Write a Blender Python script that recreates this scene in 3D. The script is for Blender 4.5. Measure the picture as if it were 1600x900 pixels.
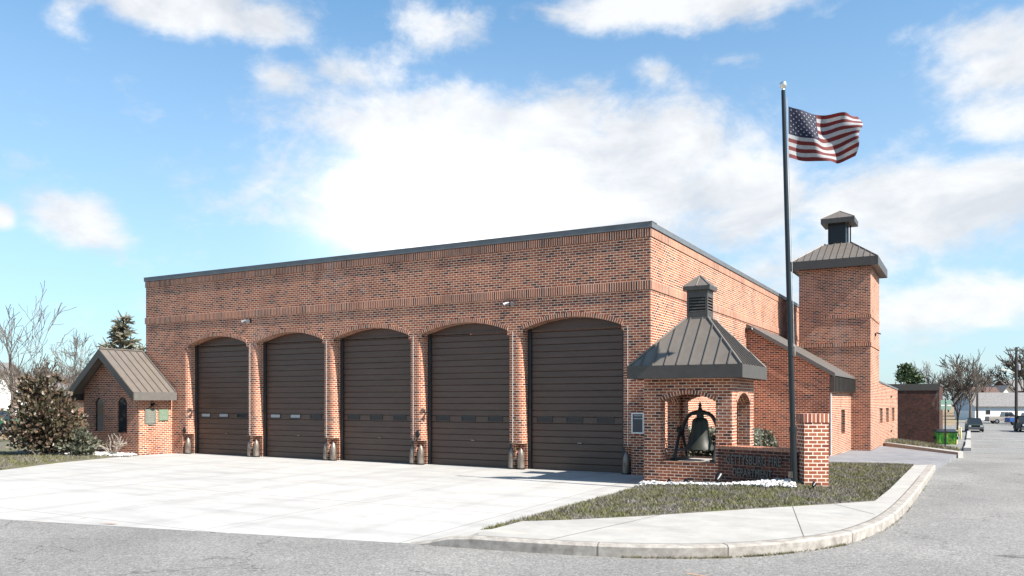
import bpy, math, random
from mathutils import Vector, Matrix
R = math.radians
C = bpy.context.scene.collection
for _o in list(bpy.data.objects): bpy.data.objects.remove(_o)
scene = bpy.context.scene

# ------------------------------------------------------------------ camera, sky, sun, exposure
YAW = R(29.2)
CAM = Vector((6.87, -19.30, 1.85))
cd = bpy.data.cameras.new('camera'); cd.sensor_width = 36; cd.lens = 28.8; cd.shift_y = 0.11
cd.clip_start = 0.1; cd.clip_end = 3000
cam = bpy.data.objects.new('camera', cd); C.objects.link(cam)
cam.location = CAM; cam.rotation_euler = (R(90), 0, YAW)
scene.camera = cam
SUN_EL, SUN_AZ = 45.0, -5.5          # azimuth: from +X towards +Y
sl = bpy.data.lights.new('sun', 'SUN'); sl.energy = 5.0; sl.angle = R(0.5); sl.color = (1.0, 0.94, 0.86)
so = bpy.data.objects.new('sun', sl); C.objects.link(so)
sd = Vector((math.cos(R(SUN_AZ)) * math.cos(R(SUN_EL)), math.sin(R(SUN_AZ)) * math.cos(R(SUN_EL)), math.sin(R(SUN_EL))))
so.rotation_euler = sd.to_track_quat('Z', 'Y').to_euler(); so.location = (10, -5, 20)
scene.view_settings.view_transform = 'Standard'; scene.view_settings.look = 'None'
scene.view_settings.exposure = 1.2; scene.view_settings.gamma = 1
scene.view_settings.use_curve_mapping = False

def pxdir(px, py):
    a = (px - 800) / 1280; b = (626 - py) / 1280
    f = Vector((-math.sin(YAW), math.cos(YAW), 0)); r = Vector((math.cos(YAW), math.sin(YAW), 0))
    return f + a * r + Vector((0, 0, b))
world = bpy.data.worlds.new("World"); scene.world = world; world.use_nodes = True
def build_world():
    nt = world.node_tree; N = nt.nodes; L = nt.links
    for n in list(N): N.remove(n)
    def M(op, a, b=None, c=None, clamp=False):
        n = N.new('ShaderNodeMath'); n.operation = op; n.use_clamp = clamp
        for i, v in enumerate((a, b, c)):
            if v is None: continue
            if isinstance(v, (int, float)): n.inputs[i].default_value = v
            else: L.new(v, n.inputs[i])
        return n.outputs[0]
    out = N.new('ShaderNodeOutputWorld'); bg = N.new('ShaderNodeBackground'); L.new(bg.outputs[0], out.inputs[0])
    sky = N.new('ShaderNodeTexSky'); sky.sky_type = 'NISHITA'; sky.sun_disc = False
    sky.sun_elevation = R(SUN_EL); sky.sun_rotation = R(90 - SUN_AZ)
    sky.air_density = 1.0; sky.dust_density = 0.6; sky.ozone_density = 1.6
    bg.inputs[1].default_value = 0.100
    tc = N.new('ShaderNodeTexCoord'); sep = N.new('ShaderNodeSeparateXYZ'); L.new(tc.outputs['Generated'], sep.inputs[0])
    x, y, z = sep.outputs
    az = M('ARCTAN2', x, y); el = M('ARCSINE', z)
    blobs = [  # px, py, rx, ry (source pixels of sky), strength
        (845, 235, 330, 105, 1.0), (1010, 225, 170, 80, 1.0), (620, 200, 150, 55, .85), (700, 330, 330, 75, 1.15), (900, 350, 260, 110, 1.0),
        (125, 345, 80, 50, 1.1), (5, 340, 25, 20, .8), (330, 15, 185, 50, 1.0), (700, 45, 95, 55, .85), (610, 90, 60, 45, .6),
        (440, 115, 75, 35, .65), (560, 105, 95, 35, .7), (100, 20, 45, 45, .55),
        (1080, 10, 250, 45, 1.0), (1015, 110, 50, 28, .65), (1150, 95, 75, 22, .5), (1430, 55, 60, 28, .6),
        (1545, 90, 120, 75, 1.0), (1560, 180, 90, 50, .9), (1430, 320, 230, 75, 1.0), (1540, 300, 130, 65, 1.0), (1300, 400, 200, 70, .75),
        (1500, 470, 200, 40, .8), (1180, 330, 120, 90, .85), (1150, 290, 90, 70, .7), (350, 350, 90, 30, .35), (500, 330, 60, 60, .5), (1330, 480, 220, 60, .55)]
    acc = None
    for px, py, rx, ry, s in blobs:
        d = pxdir(px, py); a0 = math.atan2(d.x, d.y); e0 = math.atan2(d.z, math.hypot(d.x, d.y))
        ra = abs(math.atan((px + rx - 800) / 1280) - math.atan((px - rx - 800) / 1280)) / 2
        re = ry / 1280 * math.cos(e0) ** 2
        u = M('DIVIDE', M('SUBTRACT', az, a0), ra); v = M('DIVIDE', M('SUBTRACT', el, e0), re)
        r2 = M('ADD', M('MULTIPLY', u, u), M('MULTIPLY', v, v))
        g = M('MULTIPLY', M('EXPONENT', M('MULTIPLY', r2, -.9)), s)
        acc = g if acc is None else M('SMOOTH_MAX', acc, g, .18)
    def noise(scale, det, rough, zs, off=0, dist=0):
        mp = N.new('ShaderNodeMapping'); mp.inputs['Scale'].default_value = (1, 1, zs); mp.inputs['Location'].default_value = (off, off * .7, off * .3)
        L.new(tc.outputs['Generated'], mp.inputs[0])
        n = N.new('ShaderNodeTexNoise'); n.inputs['Scale'].default_value = scale; n.inputs['Detail'].default_value = det
        n.inputs['Roughness'].default_value = rough; n.inputs['Distortion'].default_value = dist
        L.new(mp.outputs[0], n.inputs['Vector']); return n.outputs[0]
    n1 = noise(6.0, 12, .6, 1.7, 3.1, .35); n2 = noise(19, 8, .62, 1.5, 1.3, .2); n3 = noise(3.0, 10, .55, 2.4, 8.3, .2)
    fld = M('ADD', acc, M('MULTIPLY', M('SUBTRACT', n1, .5), 1.7))
    fld = M('ADD', fld, M('MULTIPLY', M('SUBTRACT', n2, .5), .9))
    far = M('MULTIPLY', M('SUBTRACT', n3, .56), 2.0)              # loose cloud over the rest of the sky
    behind = M('GREATER_THAN', M('ABSOLUTE', M('ADD', az, YAW)), .75)
    fld = M('ADD', fld, M('MULTIPLY', behind, M('ADD', far, .12)))
    mr = N.new('ShaderNodeMapRange'); mr.interpolation_type = 'SMOOTHSTEP'
    L.new(fld, mr.inputs[0]); mr.inputs[1].default_value = .22; mr.inputs[2].default_value = .82
    dens = M('MULTIPLY', mr.outputs[0], .90)
    up = N.new('ShaderNodeMapRange'); L.new(el, up.inputs[0]); up.inputs[1].default_value = 0.0; up.inputs[2].default_value = .06
    dens = M('MULTIPLY', dens, up.outputs[0])
    # cloud body: bright tops, soft grey folds
    fold = N.new('ShaderNodeMapRange'); L.new(noise(9, 9, .6, 2.0, 5.7, .3), fold.inputs[0]); fold.inputs[1].default_value = .36; fold.inputs[2].default_value = .62
    cc = N.new('ShaderNodeMixRGB'); L.new(fold.outputs[0], cc.inputs[0]); cc.inputs[1].default_value = (3.35, 3.45, 3.62, 1); cc.inputs[2].default_value = (4.6, 4.6, 4.6, 1)
    # blue part: Nishita, a touch lighter with thin haze near the horizon
    hz = N.new('ShaderNodeMapRange'); L.new(el, hz.inputs[0]); hz.inputs[1].default_value = .48; hz.inputs[2].default_value = .0; hz.inputs[3].default_value = .08; hz.inputs[4].default_value = .66
    sk = N.new('ShaderNodeMixRGB'); L.new(hz.outputs[0], sk.inputs[0]); 
    tn = N.new('ShaderNodeMixRGB'); tn.blend_type = 'MULTIPLY'; tn.inputs[0].default_value = 1; L.new(sky.outputs[0], tn.inputs[1]); tn.inputs[2].default_value = (.49, .86, .97, 1)
    L.new(tn.outputs[0], sk.inputs[1]); sk.inputs[2].default_value = (3.25, 3.5, 3.9, 1)
    mix = N.new('ShaderNodeMixRGB'); L.new(dens, mix.inputs[0]); L.new(sk.outputs[0], mix.inputs[1]); L.new(cc.outputs[0], mix.inputs[2])
    # sun glow painted into the sky above the roof edge
    d = pxdir(690, 345); a0 = math.atan2(d.x, d.y); e0 = math.atan2(d.z, math.hypot(d.x, d.y))
    u = M('DIVIDE', M('SUBTRACT', az, a0), .13); v = M('DIVIDE', M('SUBTRACT', el, e0), .085)
    g = M('MULTIPLY', M('EXPONENT', M('MULTIPLY', M('ADD', M('MULTIPLY', u, u), M('MULTIPLY', v, v)), -1.0)), 3.2)
    add = N.new('ShaderNodeMixRGB'); add.blend_type = 'ADD'; add.inputs[0].default_value = 1; L.new(mix.outputs[0], add.inputs[1]); L.new(g, add.inputs[2])
    L.new(add.outputs[0], bg.inputs[0])
build_world()

# ------------------------------------------------------------------ helpers
def tag(o, label=None, cat=None, group=None, kind=None):
    if label: o['label'] = label
    if cat: o['category'] = cat
    if group: o['group'] = group
    if kind: o['kind'] = kind
    return o
def thing(name, label, cat, loc=(0, 0, 0), rotz=0, group=None):
    o = bpy.data.objects.new(name, None); C.objects.link(o); o.location = loc; o.rotation_euler = (0, 0, rotz)
    o.empty_display_size = .2
    return tag(o, label, cat, group)
def copy_tree(o, parent=None):
    kids = list(o.children)
    c = o.copy(); C.objects.link(c); c.parent = parent
    for k in kids: copy_tree(k, c)
    return c
class MB:
    def __init__(s): s.v = []; s.f = []; s.uv = []; s.m = []
    def face(s, pts, uv=None, m=0):
        i = len(s.v); s.v += [tuple(p) for p in pts]; s.f.append(tuple(range(i, i + len(pts)))); s.uv.append(uv); s.m.append(m)
    def box(s, x0, x1, y0, y1, z0, z1, m=0, skip=''):
        a = [(x0,y0,z0),(x1,y0,z0),(x1,y1,z0),(x0,y1,z0),(x0,y0,z1),(x1,y0,z1),(x1,y1,z1),(x0,y1,z1)]
        for k, q in (('b',(3,2,1,0)),('t',(4,5,6,7)),('f',(0,1,5,4)),('r',(1,2,6,5)),('k',(2,3,7,6)),('l',(3,0,4,7))):
            if k not in skip: s.face([a[i] for i in q], None, m)
    def bbox(s, x0, x1, y0, y1, z0, z1, b=.01, m=0):      # box with chamfered edges
        xs = (x0, x0 + b, x1 - b, x1); ys = (y0, y0 + b, y1 - b, y1); zs = (z0, z0 + b, z1 - b, z1)
        X0, X1, X2, X3 = xs; Y0, Y1, Y2, Y3 = ys; Z0, Z1, Z2, Z3 = zs
        F = s.face
        F([(X1,Y0,Z1),(X2,Y0,Z1),(X2,Y0,Z2),(X1,Y0,Z2)],None,m); F([(X2,Y3,Z1),(X1,Y3,Z1),(X1,Y3,Z2),(X2,Y3,Z2)],None,m)
        F([(X3,Y1,Z1),(X3,Y2,Z1),(X3,Y2,Z2),(X3,Y1,Z2)],None,m); F([(X0,Y2,Z1),(X0,Y1,Z1),(X0,Y1,Z2),(X0,Y2,Z2)],None,m)
        F([(X1,Y1,Z3),(X2,Y1,Z3),(X2,Y2,Z3),(X1,Y2,Z3)],None,m); F([(X1,Y2,Z0),(X2,Y2,Z0),(X2,Y1,Z0),(X1,Y1,Z0)],None,m)
        F([(X2,Y0,Z1),(X3,Y1,Z1),(X3,Y1,Z2),(X2,Y0,Z2)],None,m); F([(X3,Y2,Z1),(X2,Y3,Z1),(X2,Y3,Z2),(X3,Y2,Z2)],None,m)
        F([(X1,Y3,Z1),(X0,Y2,Z1),(X0,Y2,Z2),(X1,Y3,Z2)],None,m); F([(X0,Y1,Z1),(X1,Y0,Z1),(X1,Y0,Z2),(X0,Y1,Z2)],None,m)
        for (za, zb, fl) in ((Z2, Z3, 0), (Z1, Z0, 1)):
            for q in ([(X1,Y0,za),(X2,Y0,za),(X2,Y1,zb),(X1,Y1,zb)], [(X3,Y1,za),(X3,Y2,za),(X2,Y2,zb),(X2,Y1,zb)],
                      [(X2,Y3,za),(X1,Y3,za),(X1,Y2,zb),(X2,Y2,zb)], [(X0,Y2,za),(X0,Y1,za),(X1,Y1,zb),(X1,Y2,zb)],
                      [(X2,Y0,za),(X3,Y1,za),(X2,Y1,zb)], [(X3,Y2,za),(X2,Y3,za),(X2,Y2,zb)], [(X1,Y3,za),(X0,Y2,za),(X1,Y2,zb)], [(X0,Y1,za),(X1,Y0,za),(X1,Y1,zb)]):
                F(q[::-1] if fl else q, None, m)
    def prism(s, poly, z0, z1, m=0):                       # poly: ccw list of (x,y)
        s.face([(x, y, z1) for x, y in poly], None, m); s.face([(x, y, z0) for x, y in poly[::-1]], None, m)
        n = len(poly)
        for i in range(n):
            a = poly[i]; b = poly[(i + 1) % n]; s.face([(a[0],a[1],z0),(b[0],b[1],z0),(b[0],b[1],z1),(a[0],a[1],z1)], None, m)
    def slab(s, pts, off, m=0):                            # polygon thickened by vector off
        off = Vector(off); P = [Vector(p) for p in pts]; Q = [p + off for p in P]
        s.face(P[::-1], None, m); s.face(Q, None, m); n = len(P)
        for i in range(n): s.face([P[i], P[(i+1)%n], Q[(i+1)%n], Q[i]], None, m)
    def tube(s, pts, rad, n=8, m=0, cap=True):
        pts = [Vector(p) for p in pts]; k = len(pts)
        if isinstance(rad, (int, float)): rad = [rad] * k
        base = len(s.v)
        t = (pts[1] - pts[0]).normalized(); ref = Vector((0, 0, 1)) if abs(t.z) < .9 else Vector((1, 0, 0))
        a = t.cross(ref).normalized()
        for i, p in enumerate(pts):
            if i == 0: t = pts[1] - pts[0]
            elif i == k - 1: t = pts[-1] - pts[-2]
            else: t = pts[i + 1] - pts[i - 1]
            t.normalize(); a = (a - t * a.dot(t)); a = a.normalized() if a.length > 1e-6 else t.orthogonal().normalized(); b = t.cross(a)
            for j in range(n):
                w = 2 * math.pi * j / n; s.v.append(tuple(p + (a * math.cos(w) + b * math.sin(w)) * rad[i]))
        for i in range(k - 1):
            for j in range(n):
                q = base + i * n; s.f.append((q + j, q + (j + 1) % n, q + n + (j + 1) % n, q + n + j)); s.uv.append(None); s.m.append(m)
        if cap:
            s.f.append(tuple(base + j for j in range(n))[::-1]); s.uv.append(None); s.m.append(m)
            s.f.append(tuple(base + (k - 1) * n + j for j in range(n))); s.uv.append(None); s.m.append(m)
    def lathe(s, prof, c=(0, 0, 0), n=20, m=0, axis='z'):
        base = len(s.v)
        for r, z in prof:
            for j in range(n):
                w = 2 * math.pi * j / n; q = (r * math.cos(w), r * math.sin(w), z)
                if axis == 'x': q = (q[2], q[0], q[1])
                if axis == 'y': q = (q[1], q[2], q[0])
                s.v.append((c[0] + q[0], c[1] + q[1], c[2] + q[2]))
        for i in range(len(prof) - 1):
            for j in range(n):
                q = base + i * n; s.f.append((q + j, q + (j + 1) % n, q + n + (j + 1) % n, q + n + j)); s.uv.append(None); s.m.append(m)
    def build(s, name, mats, parent=None, loc=None, rotz=0, smooth=False, sharp=None):
        me = bpy.data.meshes.new(name); me.from_pydata(s.v, [], s.f)
        if not isinstance(mats, (list, tuple)): mats = [mats]
        for q in mats: me.materials.append(q)
        me.polygons.foreach_set('material_index', s.m)
        uvl = me.uv_layers.new(name='UVMap'); data = [0.0] * (2 * len(me.loops)); me.update()
        for p, uv in zip(me.polygons, s.uv):
            if uv is not None:
                for k, li in enumerate(p.loop_indices): data[2*li], data[2*li+1] = uv[k]
            else:
                n = p.normal
                if abs(n.z) > .75:
                    for li in p.loop_indices:
                        v = s.v[me.loops[li].vertex_index]; data[2*li], data[2*li+1] = v[0], v[1]
                else:
                    l = math.hypot(n.x, n.y); tx, ty = -n.y / l, n.x / l
                    for li in p.loop_indices:
                        v = s.v[me.loops[li].vertex_index]; data[2*li], data[2*li+1] = v[0]*tx + v[1]*ty, v[2]
        uvl.data.foreach_set('uv', data)
        if smooth: me.polygons.foreach_set('use_smooth', [True] * len(me.polygons))
        o = bpy.data.objects.new(name, me); C.objects.link(o)
        if smooth and sharp:
            try: me.set_sharp_from_angle(angle=R(sharp))
            except Exception: pass
        if parent: o.parent = parent
        if loc is not None: o.location = loc
        o.rotation_euler = (0, 0, rotz)
        return o

# ------------------------------------------------------------------ materials
def newmat(name):
    m = bpy.data.materials.new(name); m.use_nodes = True
    nt = m.node_tree; return m, nt, nt.nodes['Principled BSDF']
def ramp(nt, fac, stops, interp='LINEAR'):
    r = nt.nodes.new('ShaderNodeValToRGB'); e = r.color_ramp; e.interpolation = interp
    while len(e.elements) < len(stops): e.elements.new(.5)
    for k, (p, c) in enumerate(stops): e.elements[k].position = p; e.elements[k].color = (*c, 1)
    nt.links.new(fac, r.inputs[0]); return r.outputs[0]
def tnoise(nt, scale, det=6, rough=.6, coord='Object', sc=(1, 1, 1), dist=0):
    tc = nt.nodes.new('ShaderNodeTexCoord'); mp = nt.nodes.new('ShaderNodeMapping'); mp.inputs['Scale'].default_value = sc
    nt.links.new(tc.outputs[coord], mp.inputs[0]); n = nt.nodes.new('ShaderNodeTexNoise')
    n.inputs['Scale'].default_value = scale; n.inputs['Detail'].default_value = det; n.inputs['Roughness'].default_value = rough
    n.inputs['Distortion'].default_value = dist
    nt.links.new(mp.outputs[0], n.inputs['Vector']); return n.outputs[0]
def mixc(nt, fac, a, b, mode='MIX'):
    n = nt.nodes.new('ShaderNodeMixRGB'); n.blend_type = mode
    for i, v in enumerate((fac, a, b)):
        if isinstance(v, (int, float)): n.inputs[i].default_value = v
        elif isinstance(v, tuple): n.inputs[i].default_value = (*v, 1)
        else: nt.links.new(v, n.inputs[i])
    return n.outputs[0]
def bump(nt, b, h, strength=.4, dist=.01):
    n = nt.nodes.new('ShaderNodeBump'); n.inputs['Strength'].default_value = strength; n.inputs['Distance'].default_value = dist
    nt.links.new(h, n.inputs['Height']); nt.links.new(n.outputs[0], b.inputs['Normal']); return n
def brick_mat(name, bw=.175, rh=.0645, offset=.5, mortar=(.78, .58, .45), tones=None, ms=.0072, rng=0.0):
    m, nt, b = newmat(name); L = nt.links
    tc = nt.nodes.new('ShaderNodeTexCoord'); t = nt.nodes.new('ShaderNodeTexBrick')
    mp = nt.nodes.new('ShaderNodeMapping'); mp.inputs['Location'].default_value = (rng, 0, 0)
    # slight wobble so the joints are not ruler straight
    L.new(tc.outputs['UV'], mp.inputs[0])
    wn = nt.nodes.new('ShaderNodeTexNoise'); wn.inputs['Scale'].default_value = 9; wn.inputs['Detail'].default_value = 3; L.new(tc.outputs['UV'], wn.inputs['Vector'])
    vs = nt.nodes.new('ShaderNodeVectorMath'); vs.operation = 'MULTIPLY_ADD'; L.new(wn.outputs['Color'], vs.inputs[0]); vs.inputs[1].default_value = (.006, .006, 0); L.new(mp.outputs[0], vs.inputs[2])
    L.new(vs.outputs[0], t.inputs['Vector'])
    t.offset = offset; t.inputs['Scale'].default_value = 1; t.inputs['Brick Width'].default_value = bw; t.inputs['Row Height'].default_value = rh
    t.inputs['Mortar Size'].default_value = ms; t.inputs['Mortar Smooth'].default_value = .15; t.inputs['Bias'].default_value = 0
    t.inputs['Color1'].default_value = (0, 0, 0, 1); t.inputs['Color2'].default_value = (1, 1, 1, 1); t.inputs['Mortar'].default_value = (.5, .5, .5, 1)
    tones = tones or [(0, (.075, .034, .028)), (.12, (.12, .046, .032)), (.24, (.22, .068, .036)), (.5, (.29, .088, .042)), (.75, (.36, .125, .062)), (1, (.26, .078, .038))]
    col = ramp(nt, t.outputs['Color'], tones)
    n1 = tnoise(nt, 55, 5, .7); col = mixc(nt, .35, col, ramp(nt, n1, [(.3, (.45, .45, .45)), (.7, (1.25, 1.2, 1.15))]), 'MULTIPLY')
    mcol = mixc(nt, .5, mortar, ramp(nt, tnoise(nt, 14, 6, .7), [(.3, (.6, .6, .6)), (.7, (1.15, 1.15, 1.15))]), 'MULTIPLY')
    full = mixc(nt, t.outputs['Fac'], col, mcol)
    n2 = tnoise(nt, .9, 8, .62); full = mixc(nt, .9, full, ramp(nt, n2, [(.28, (.66, .62, .62)), (.5, (1, 1, 1)), (.75, (1.16, 1.10, 1.06))]), 'MULTIPLY')
    n3 = tnoise(nt, 2.2, 6, .6, sc=(1, 1, .18)); full = mixc(nt, .5, full, ramp(nt, n3, [(.3, (.82, .82, .84)), (.6, (1.05, 1.04, 1.02))]), 'MULTIPLY')
    n4 = tnoise(nt, .55, 9, .7, sc=(1, 1, .6), dist=.6); full = mixc(nt, ramp(nt, n4, [(.60, (0, 0, 0)), (.74, (.22, .22, .22))]), full, (.62, .52, .46))
    L.new(full, b.inputs['Base Color']); b.inputs['Roughness'].default_value = .88; b.inputs['Specular IOR Level'].default_value = .25
    h = nt.nodes.new('ShaderNodeMath'); h.operation = 'SUBTRACT'; h.inputs[0].default_value = 1; L.new(t.outputs['Fac'], h.inputs[1])
    h2 = nt.nodes.new('ShaderNodeMath'); h2.operation = 'MULTIPLY_ADD'; L.new(n1, h2.inputs[0]); h2.inputs[1].default_value = .35; L.new(h.outputs[0], h2.inputs[2])
    bump(nt, b, h2.outputs[0], .55, .008)
    return m
def simple(name, col, rough=.6, metal=0, var=.25, scale=8, bmp=0, spec=.5, sc=(1, 1, 1), coat=0):
    m, nt, b = newmat(name)
    n = tnoise(nt, scale, 7, .65, sc=sc); lo = tuple(max(0, 1 - var) for _ in range(3)); hi = (1 + var * .6,) * 3
    c = mixc(nt, 1, tuple(col), ramp(nt, n, [(.3, lo), (.7, hi)]), 'MULTIPLY')
    nt.links.new(c, b.inputs['Base Color']); b.inputs['Roughness'].default_value = rough; b.inputs['Metallic'].default_value = metal
    b.inputs['Specular IOR Level'].default_value = spec
    if coat: b.inputs['Coat Weight'].default_value = coat; b.inputs['Coat Roughness'].default_value = .08
    if bmp: bump(nt, b, n, bmp, .01)
    return m
def leafmat(name, cols, rough=.55, trans=.25):
    m, nt, b = newmat(name)
    g = nt.nodes.new('ShaderNodeNewGeometry'); c = ramp(nt, g.outputs['Random Per Island'], [(i / max(1, len(cols) - 1), k) for i, k in enumerate(cols)])
    nt.links.new(c, b.inputs['Base Color']); b.inputs['Roughness'].default_value = rough
    if trans:
        tr = nt.nodes.new('ShaderNodeBsdfTranslucent'); nt.links.new(c, tr.inputs[0]); mx = nt.nodes.new('ShaderNodeMixShader'); mx.inputs[0].default_value = trans
        o = nt.nodes['Material Output']; nt.links.new(b.outputs[0], mx.inputs[1]); nt.links.new(tr.outputs[0], mx.inputs[2]); nt.links.new(mx.outputs[0], o.inputs[0])
    return m
BR = brick_mat('brick_running_bond')
BRS = brick_mat('brick_soldier_course', bw=.26, rh=.066, offset=0, ms=.009)
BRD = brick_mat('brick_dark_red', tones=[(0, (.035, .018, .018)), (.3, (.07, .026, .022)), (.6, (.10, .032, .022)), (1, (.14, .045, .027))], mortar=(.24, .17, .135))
BRP = brick_mat('brick_pier_red', bw=.165, rh=.073, mortar=(.80, .66, .54), tones=[(0, (.16, .05, .038)), (.3, (.30, .085, .045)), (.7, (.36, .12, .065)), (1, (.27, .08, .05))], ms=.010)
BRPS = brick_mat('brick_pier_soldier', bw=.26, rh=.078, offset=0, mortar=(.80, .66, .54), tones=[(0, (.2, .06, .042)), (.5, (.34, .10, .055)), (1, (.38, .13, .07))], ms=.010)
ROOF = simple('bronze_standing_seam', (.135, .114, .096), .5, .0, .16, 3.5, .05, .5)
ROOFD = simple('bronze_seam_rib', (.10, .088, .078), .5, 0, .1, 5)
FASC = simple('bronze_fascia', (.060, .050, .042), .45, 0, .2, 6)
FASCL = simple('bronze_fascia_pale', (.12, .11, .10), .5, 0, .15, 6)  # paler tone of the fascia bronze
COPE = simple('parapet_metal', (.125, .13, .135), .42, .0, .25, 2.5, .05, .5, (1, 1, 3))
DOORM = simple('garage_door_brown', (.074, .043, .031), .42, 0, .22, 1.4, .04, .5, (1, 1, 6))
DARK = simple('dark_frame', (.022, .021, .022), .5, 0, .2, 5)
BLACK = simple('black_metal', (.012, .013, .015), .38, .3, .2, 8)
JOINT = simple('pale_joint_sealant', (.80, .74, .68), .8, 0, .15, 8)
WHITE = simple('white_paint', (.75, .75, .73), .6, 0, .1, 6)
def glassmat(name, col=(.02, .025, .03), rough=.06):
    m, nt, b = newmat(name); n = tnoise(nt, 1.1, 2, .5)
    b.inputs['Base Color'].default_value = (*col, 1); b.inputs['Roughness'].default_value = rough; b.inputs['Specular IOR Level'].default_value = .5
    bump(nt, b, n, .15, .02); return m
GLASS = glassmat('window_glass')
GLASSL = glassmat('door_glass_bright_reflection', (.30, .31, .32), .2)  # brighter reflection put into the pane colour
def steel():
    m, nt, b = newmat('worn_steel'); n = tnoise(nt, 9, 8, .7, sc=(1, 1, .5))
    c = ramp(nt, n, [(.3, (.10, .07, .052)), (.5, (.22, .18, .15)), (.75, (.36, .32, .28))]); nt.links.new(c, b.inputs['Base Color'])
    b.inputs['Metallic'].default_value = .55; b.inputs['Roughness'].default_value = .42; bump(nt, b, n, .2, .01); return m
STEEL = steel()
def concrete(name, a, c, joints=None, streak=0, scale=1.2, rot=0):
    m, nt, b = newmat(name); L = nt.links
    n1 = tnoise(nt, scale, 10, .68); col = ramp(nt, n1, [(.28, a), (.72, c)])
    n2 = tnoise(nt, 90, 4, .75); col = mixc(nt, .45, col, ramp(nt, n2, [(.25, (.72, .72, .72)), (.7, (1.12, 1.12, 1.12))]), 'MULTIPLY')
    tc = nt.nodes.new('ShaderNodeTexCoord')
    if streak:
        n3 = tnoise(nt, 1.0, 8, .66, sc=(.28, 1.5, 1)); col = mixc(nt, streak, col, ramp(nt, n3, [(.32, (.70, .70, .71)), (.52, (1, 1, 1)), (.8, (1.08, 1.07, 1.06))]), 'MULTIPLY')
        n4 = tnoise(nt, .8, 6, .6, sc=(.35, 2.6, 1)); col = mixc(nt, ramp(nt, n4, [(.63, (0, 0, 0)), (.72, (.55, .55, .55))]), col, (.60, .44, .32))
    if joints:
        mp = nt.nodes.new('ShaderNodeMapping'); mp.inputs['Rotation'].default_value = (0, 0, rot); L.new(tc.outputs['Object'], mp.inputs[0])
        br = nt.nodes.new('ShaderNodeTexBrick'); br.offset = 0; L.new(mp.outputs[0], br.inputs['Vector']); br.inputs['Scale'].default_value = 1
        br.inputs['Brick Width'].default_value = joints[0]; br.inputs['Row Height'].default_value = joints[1]; br.inputs['Mortar Size'].default_value = .014; br.inputs['Mortar Smooth'].default_value = .2
        br.inputs['Color1'].default_value = (.97, .97, .97, 1); br.inputs['Color2'].default_value = (1.03, 1.03, 1.03, 1); br.inputs['Mortar'].default_value = (.62, .60, .57, 1)
        col = mixc(nt, 1, col, br.outputs[0], 'MULTIPLY')
    L.new(col, b.inputs['Base Color']); b.inputs['Roughness'].default_value = .9; b.inputs['Specular IOR Level'].default_value = .2
    bump(nt, b, n2, .35, .006); return m
def tyre_tracks(m):
    nt = m.node_tree; L = nt.links; b = nt.nodes['Principled BSDF']; src = b.inputs['Base Color'].links[0].from_socket
    tc = nt.nodes.new('ShaderNodeTexCoord'); sp = nt.nodes.new('ShaderNodeSeparateXYZ'); L.new(tc.outputs['Object'], sp.inputs[0])
    def M(op, a, b_=None):
        n = nt.nodes.new('ShaderNodeMath'); n.operation = op
        for i, v in enumerate((a, b_)):
            if v is None: continue
            if isinstance(v, (int, float)): n.inputs[i].default_value = v
            else: L.new(v, n.inputs[i])
        return n.outputs[0]
    w = tnoise(nt, .25, 3, .5); x = M('ADD', sp.outputs[0], M('MULTIPLY', M('SUBTRACT', w, .5), .8))
    u = M('ABSOLUTE', M('SUBTRACT', M('FLOORED_MODULO', M('ADD', x, 2.18 + 1.65 + 32.97), 3.297), 1.65)); u = M('ABSOLUTE', M('SUBTRACT', u, .92))
    band = M('SUBTRACT', 1.0, M('MULTIPLY', u, 4.2)); n = tnoise(nt, 1.3, 8, .7, sc=(2.5, .5, 1)); band = M('MULTIPLY', M('MAXIMUM', band, 0.0), M('MULTIPLY', n, .55))
    band = M('MULTIPLY', band, M('GREATER_THAN', 0.6, M('MULTIPLY', sp.outputs[0], 1.0)))
    c = mixc(nt, band, src, (.24, .23, .22))
    v = tnoise(nt, 3.1, 4, .6); c = mixc(nt, ramp(nt, v, [(.70, (0, 0, 0)), (.74, (.3, .3, .3))]), c, (.15, .14, .13))
    L.new(c, b.inputs['Base Color'])
APRON = concrete('apron_concrete', (.33, .32, .304), (.41, .40, .382), (3.3, 3.6), .6)
tyre_tracks(APRON)
WALK = concrete('sidewalk_concrete', (.29, .277, .258), (.385, .37, .345), None, .4, 2.0)
KERB = concrete('kerb_concrete', (.17, .15, .13), (.42, .39, .355), None, 0, 6)
SIDEC = concrete('alley_concrete', (.15, .152, .16), (.25, .25, .26), None, .9, 2.2)
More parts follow.
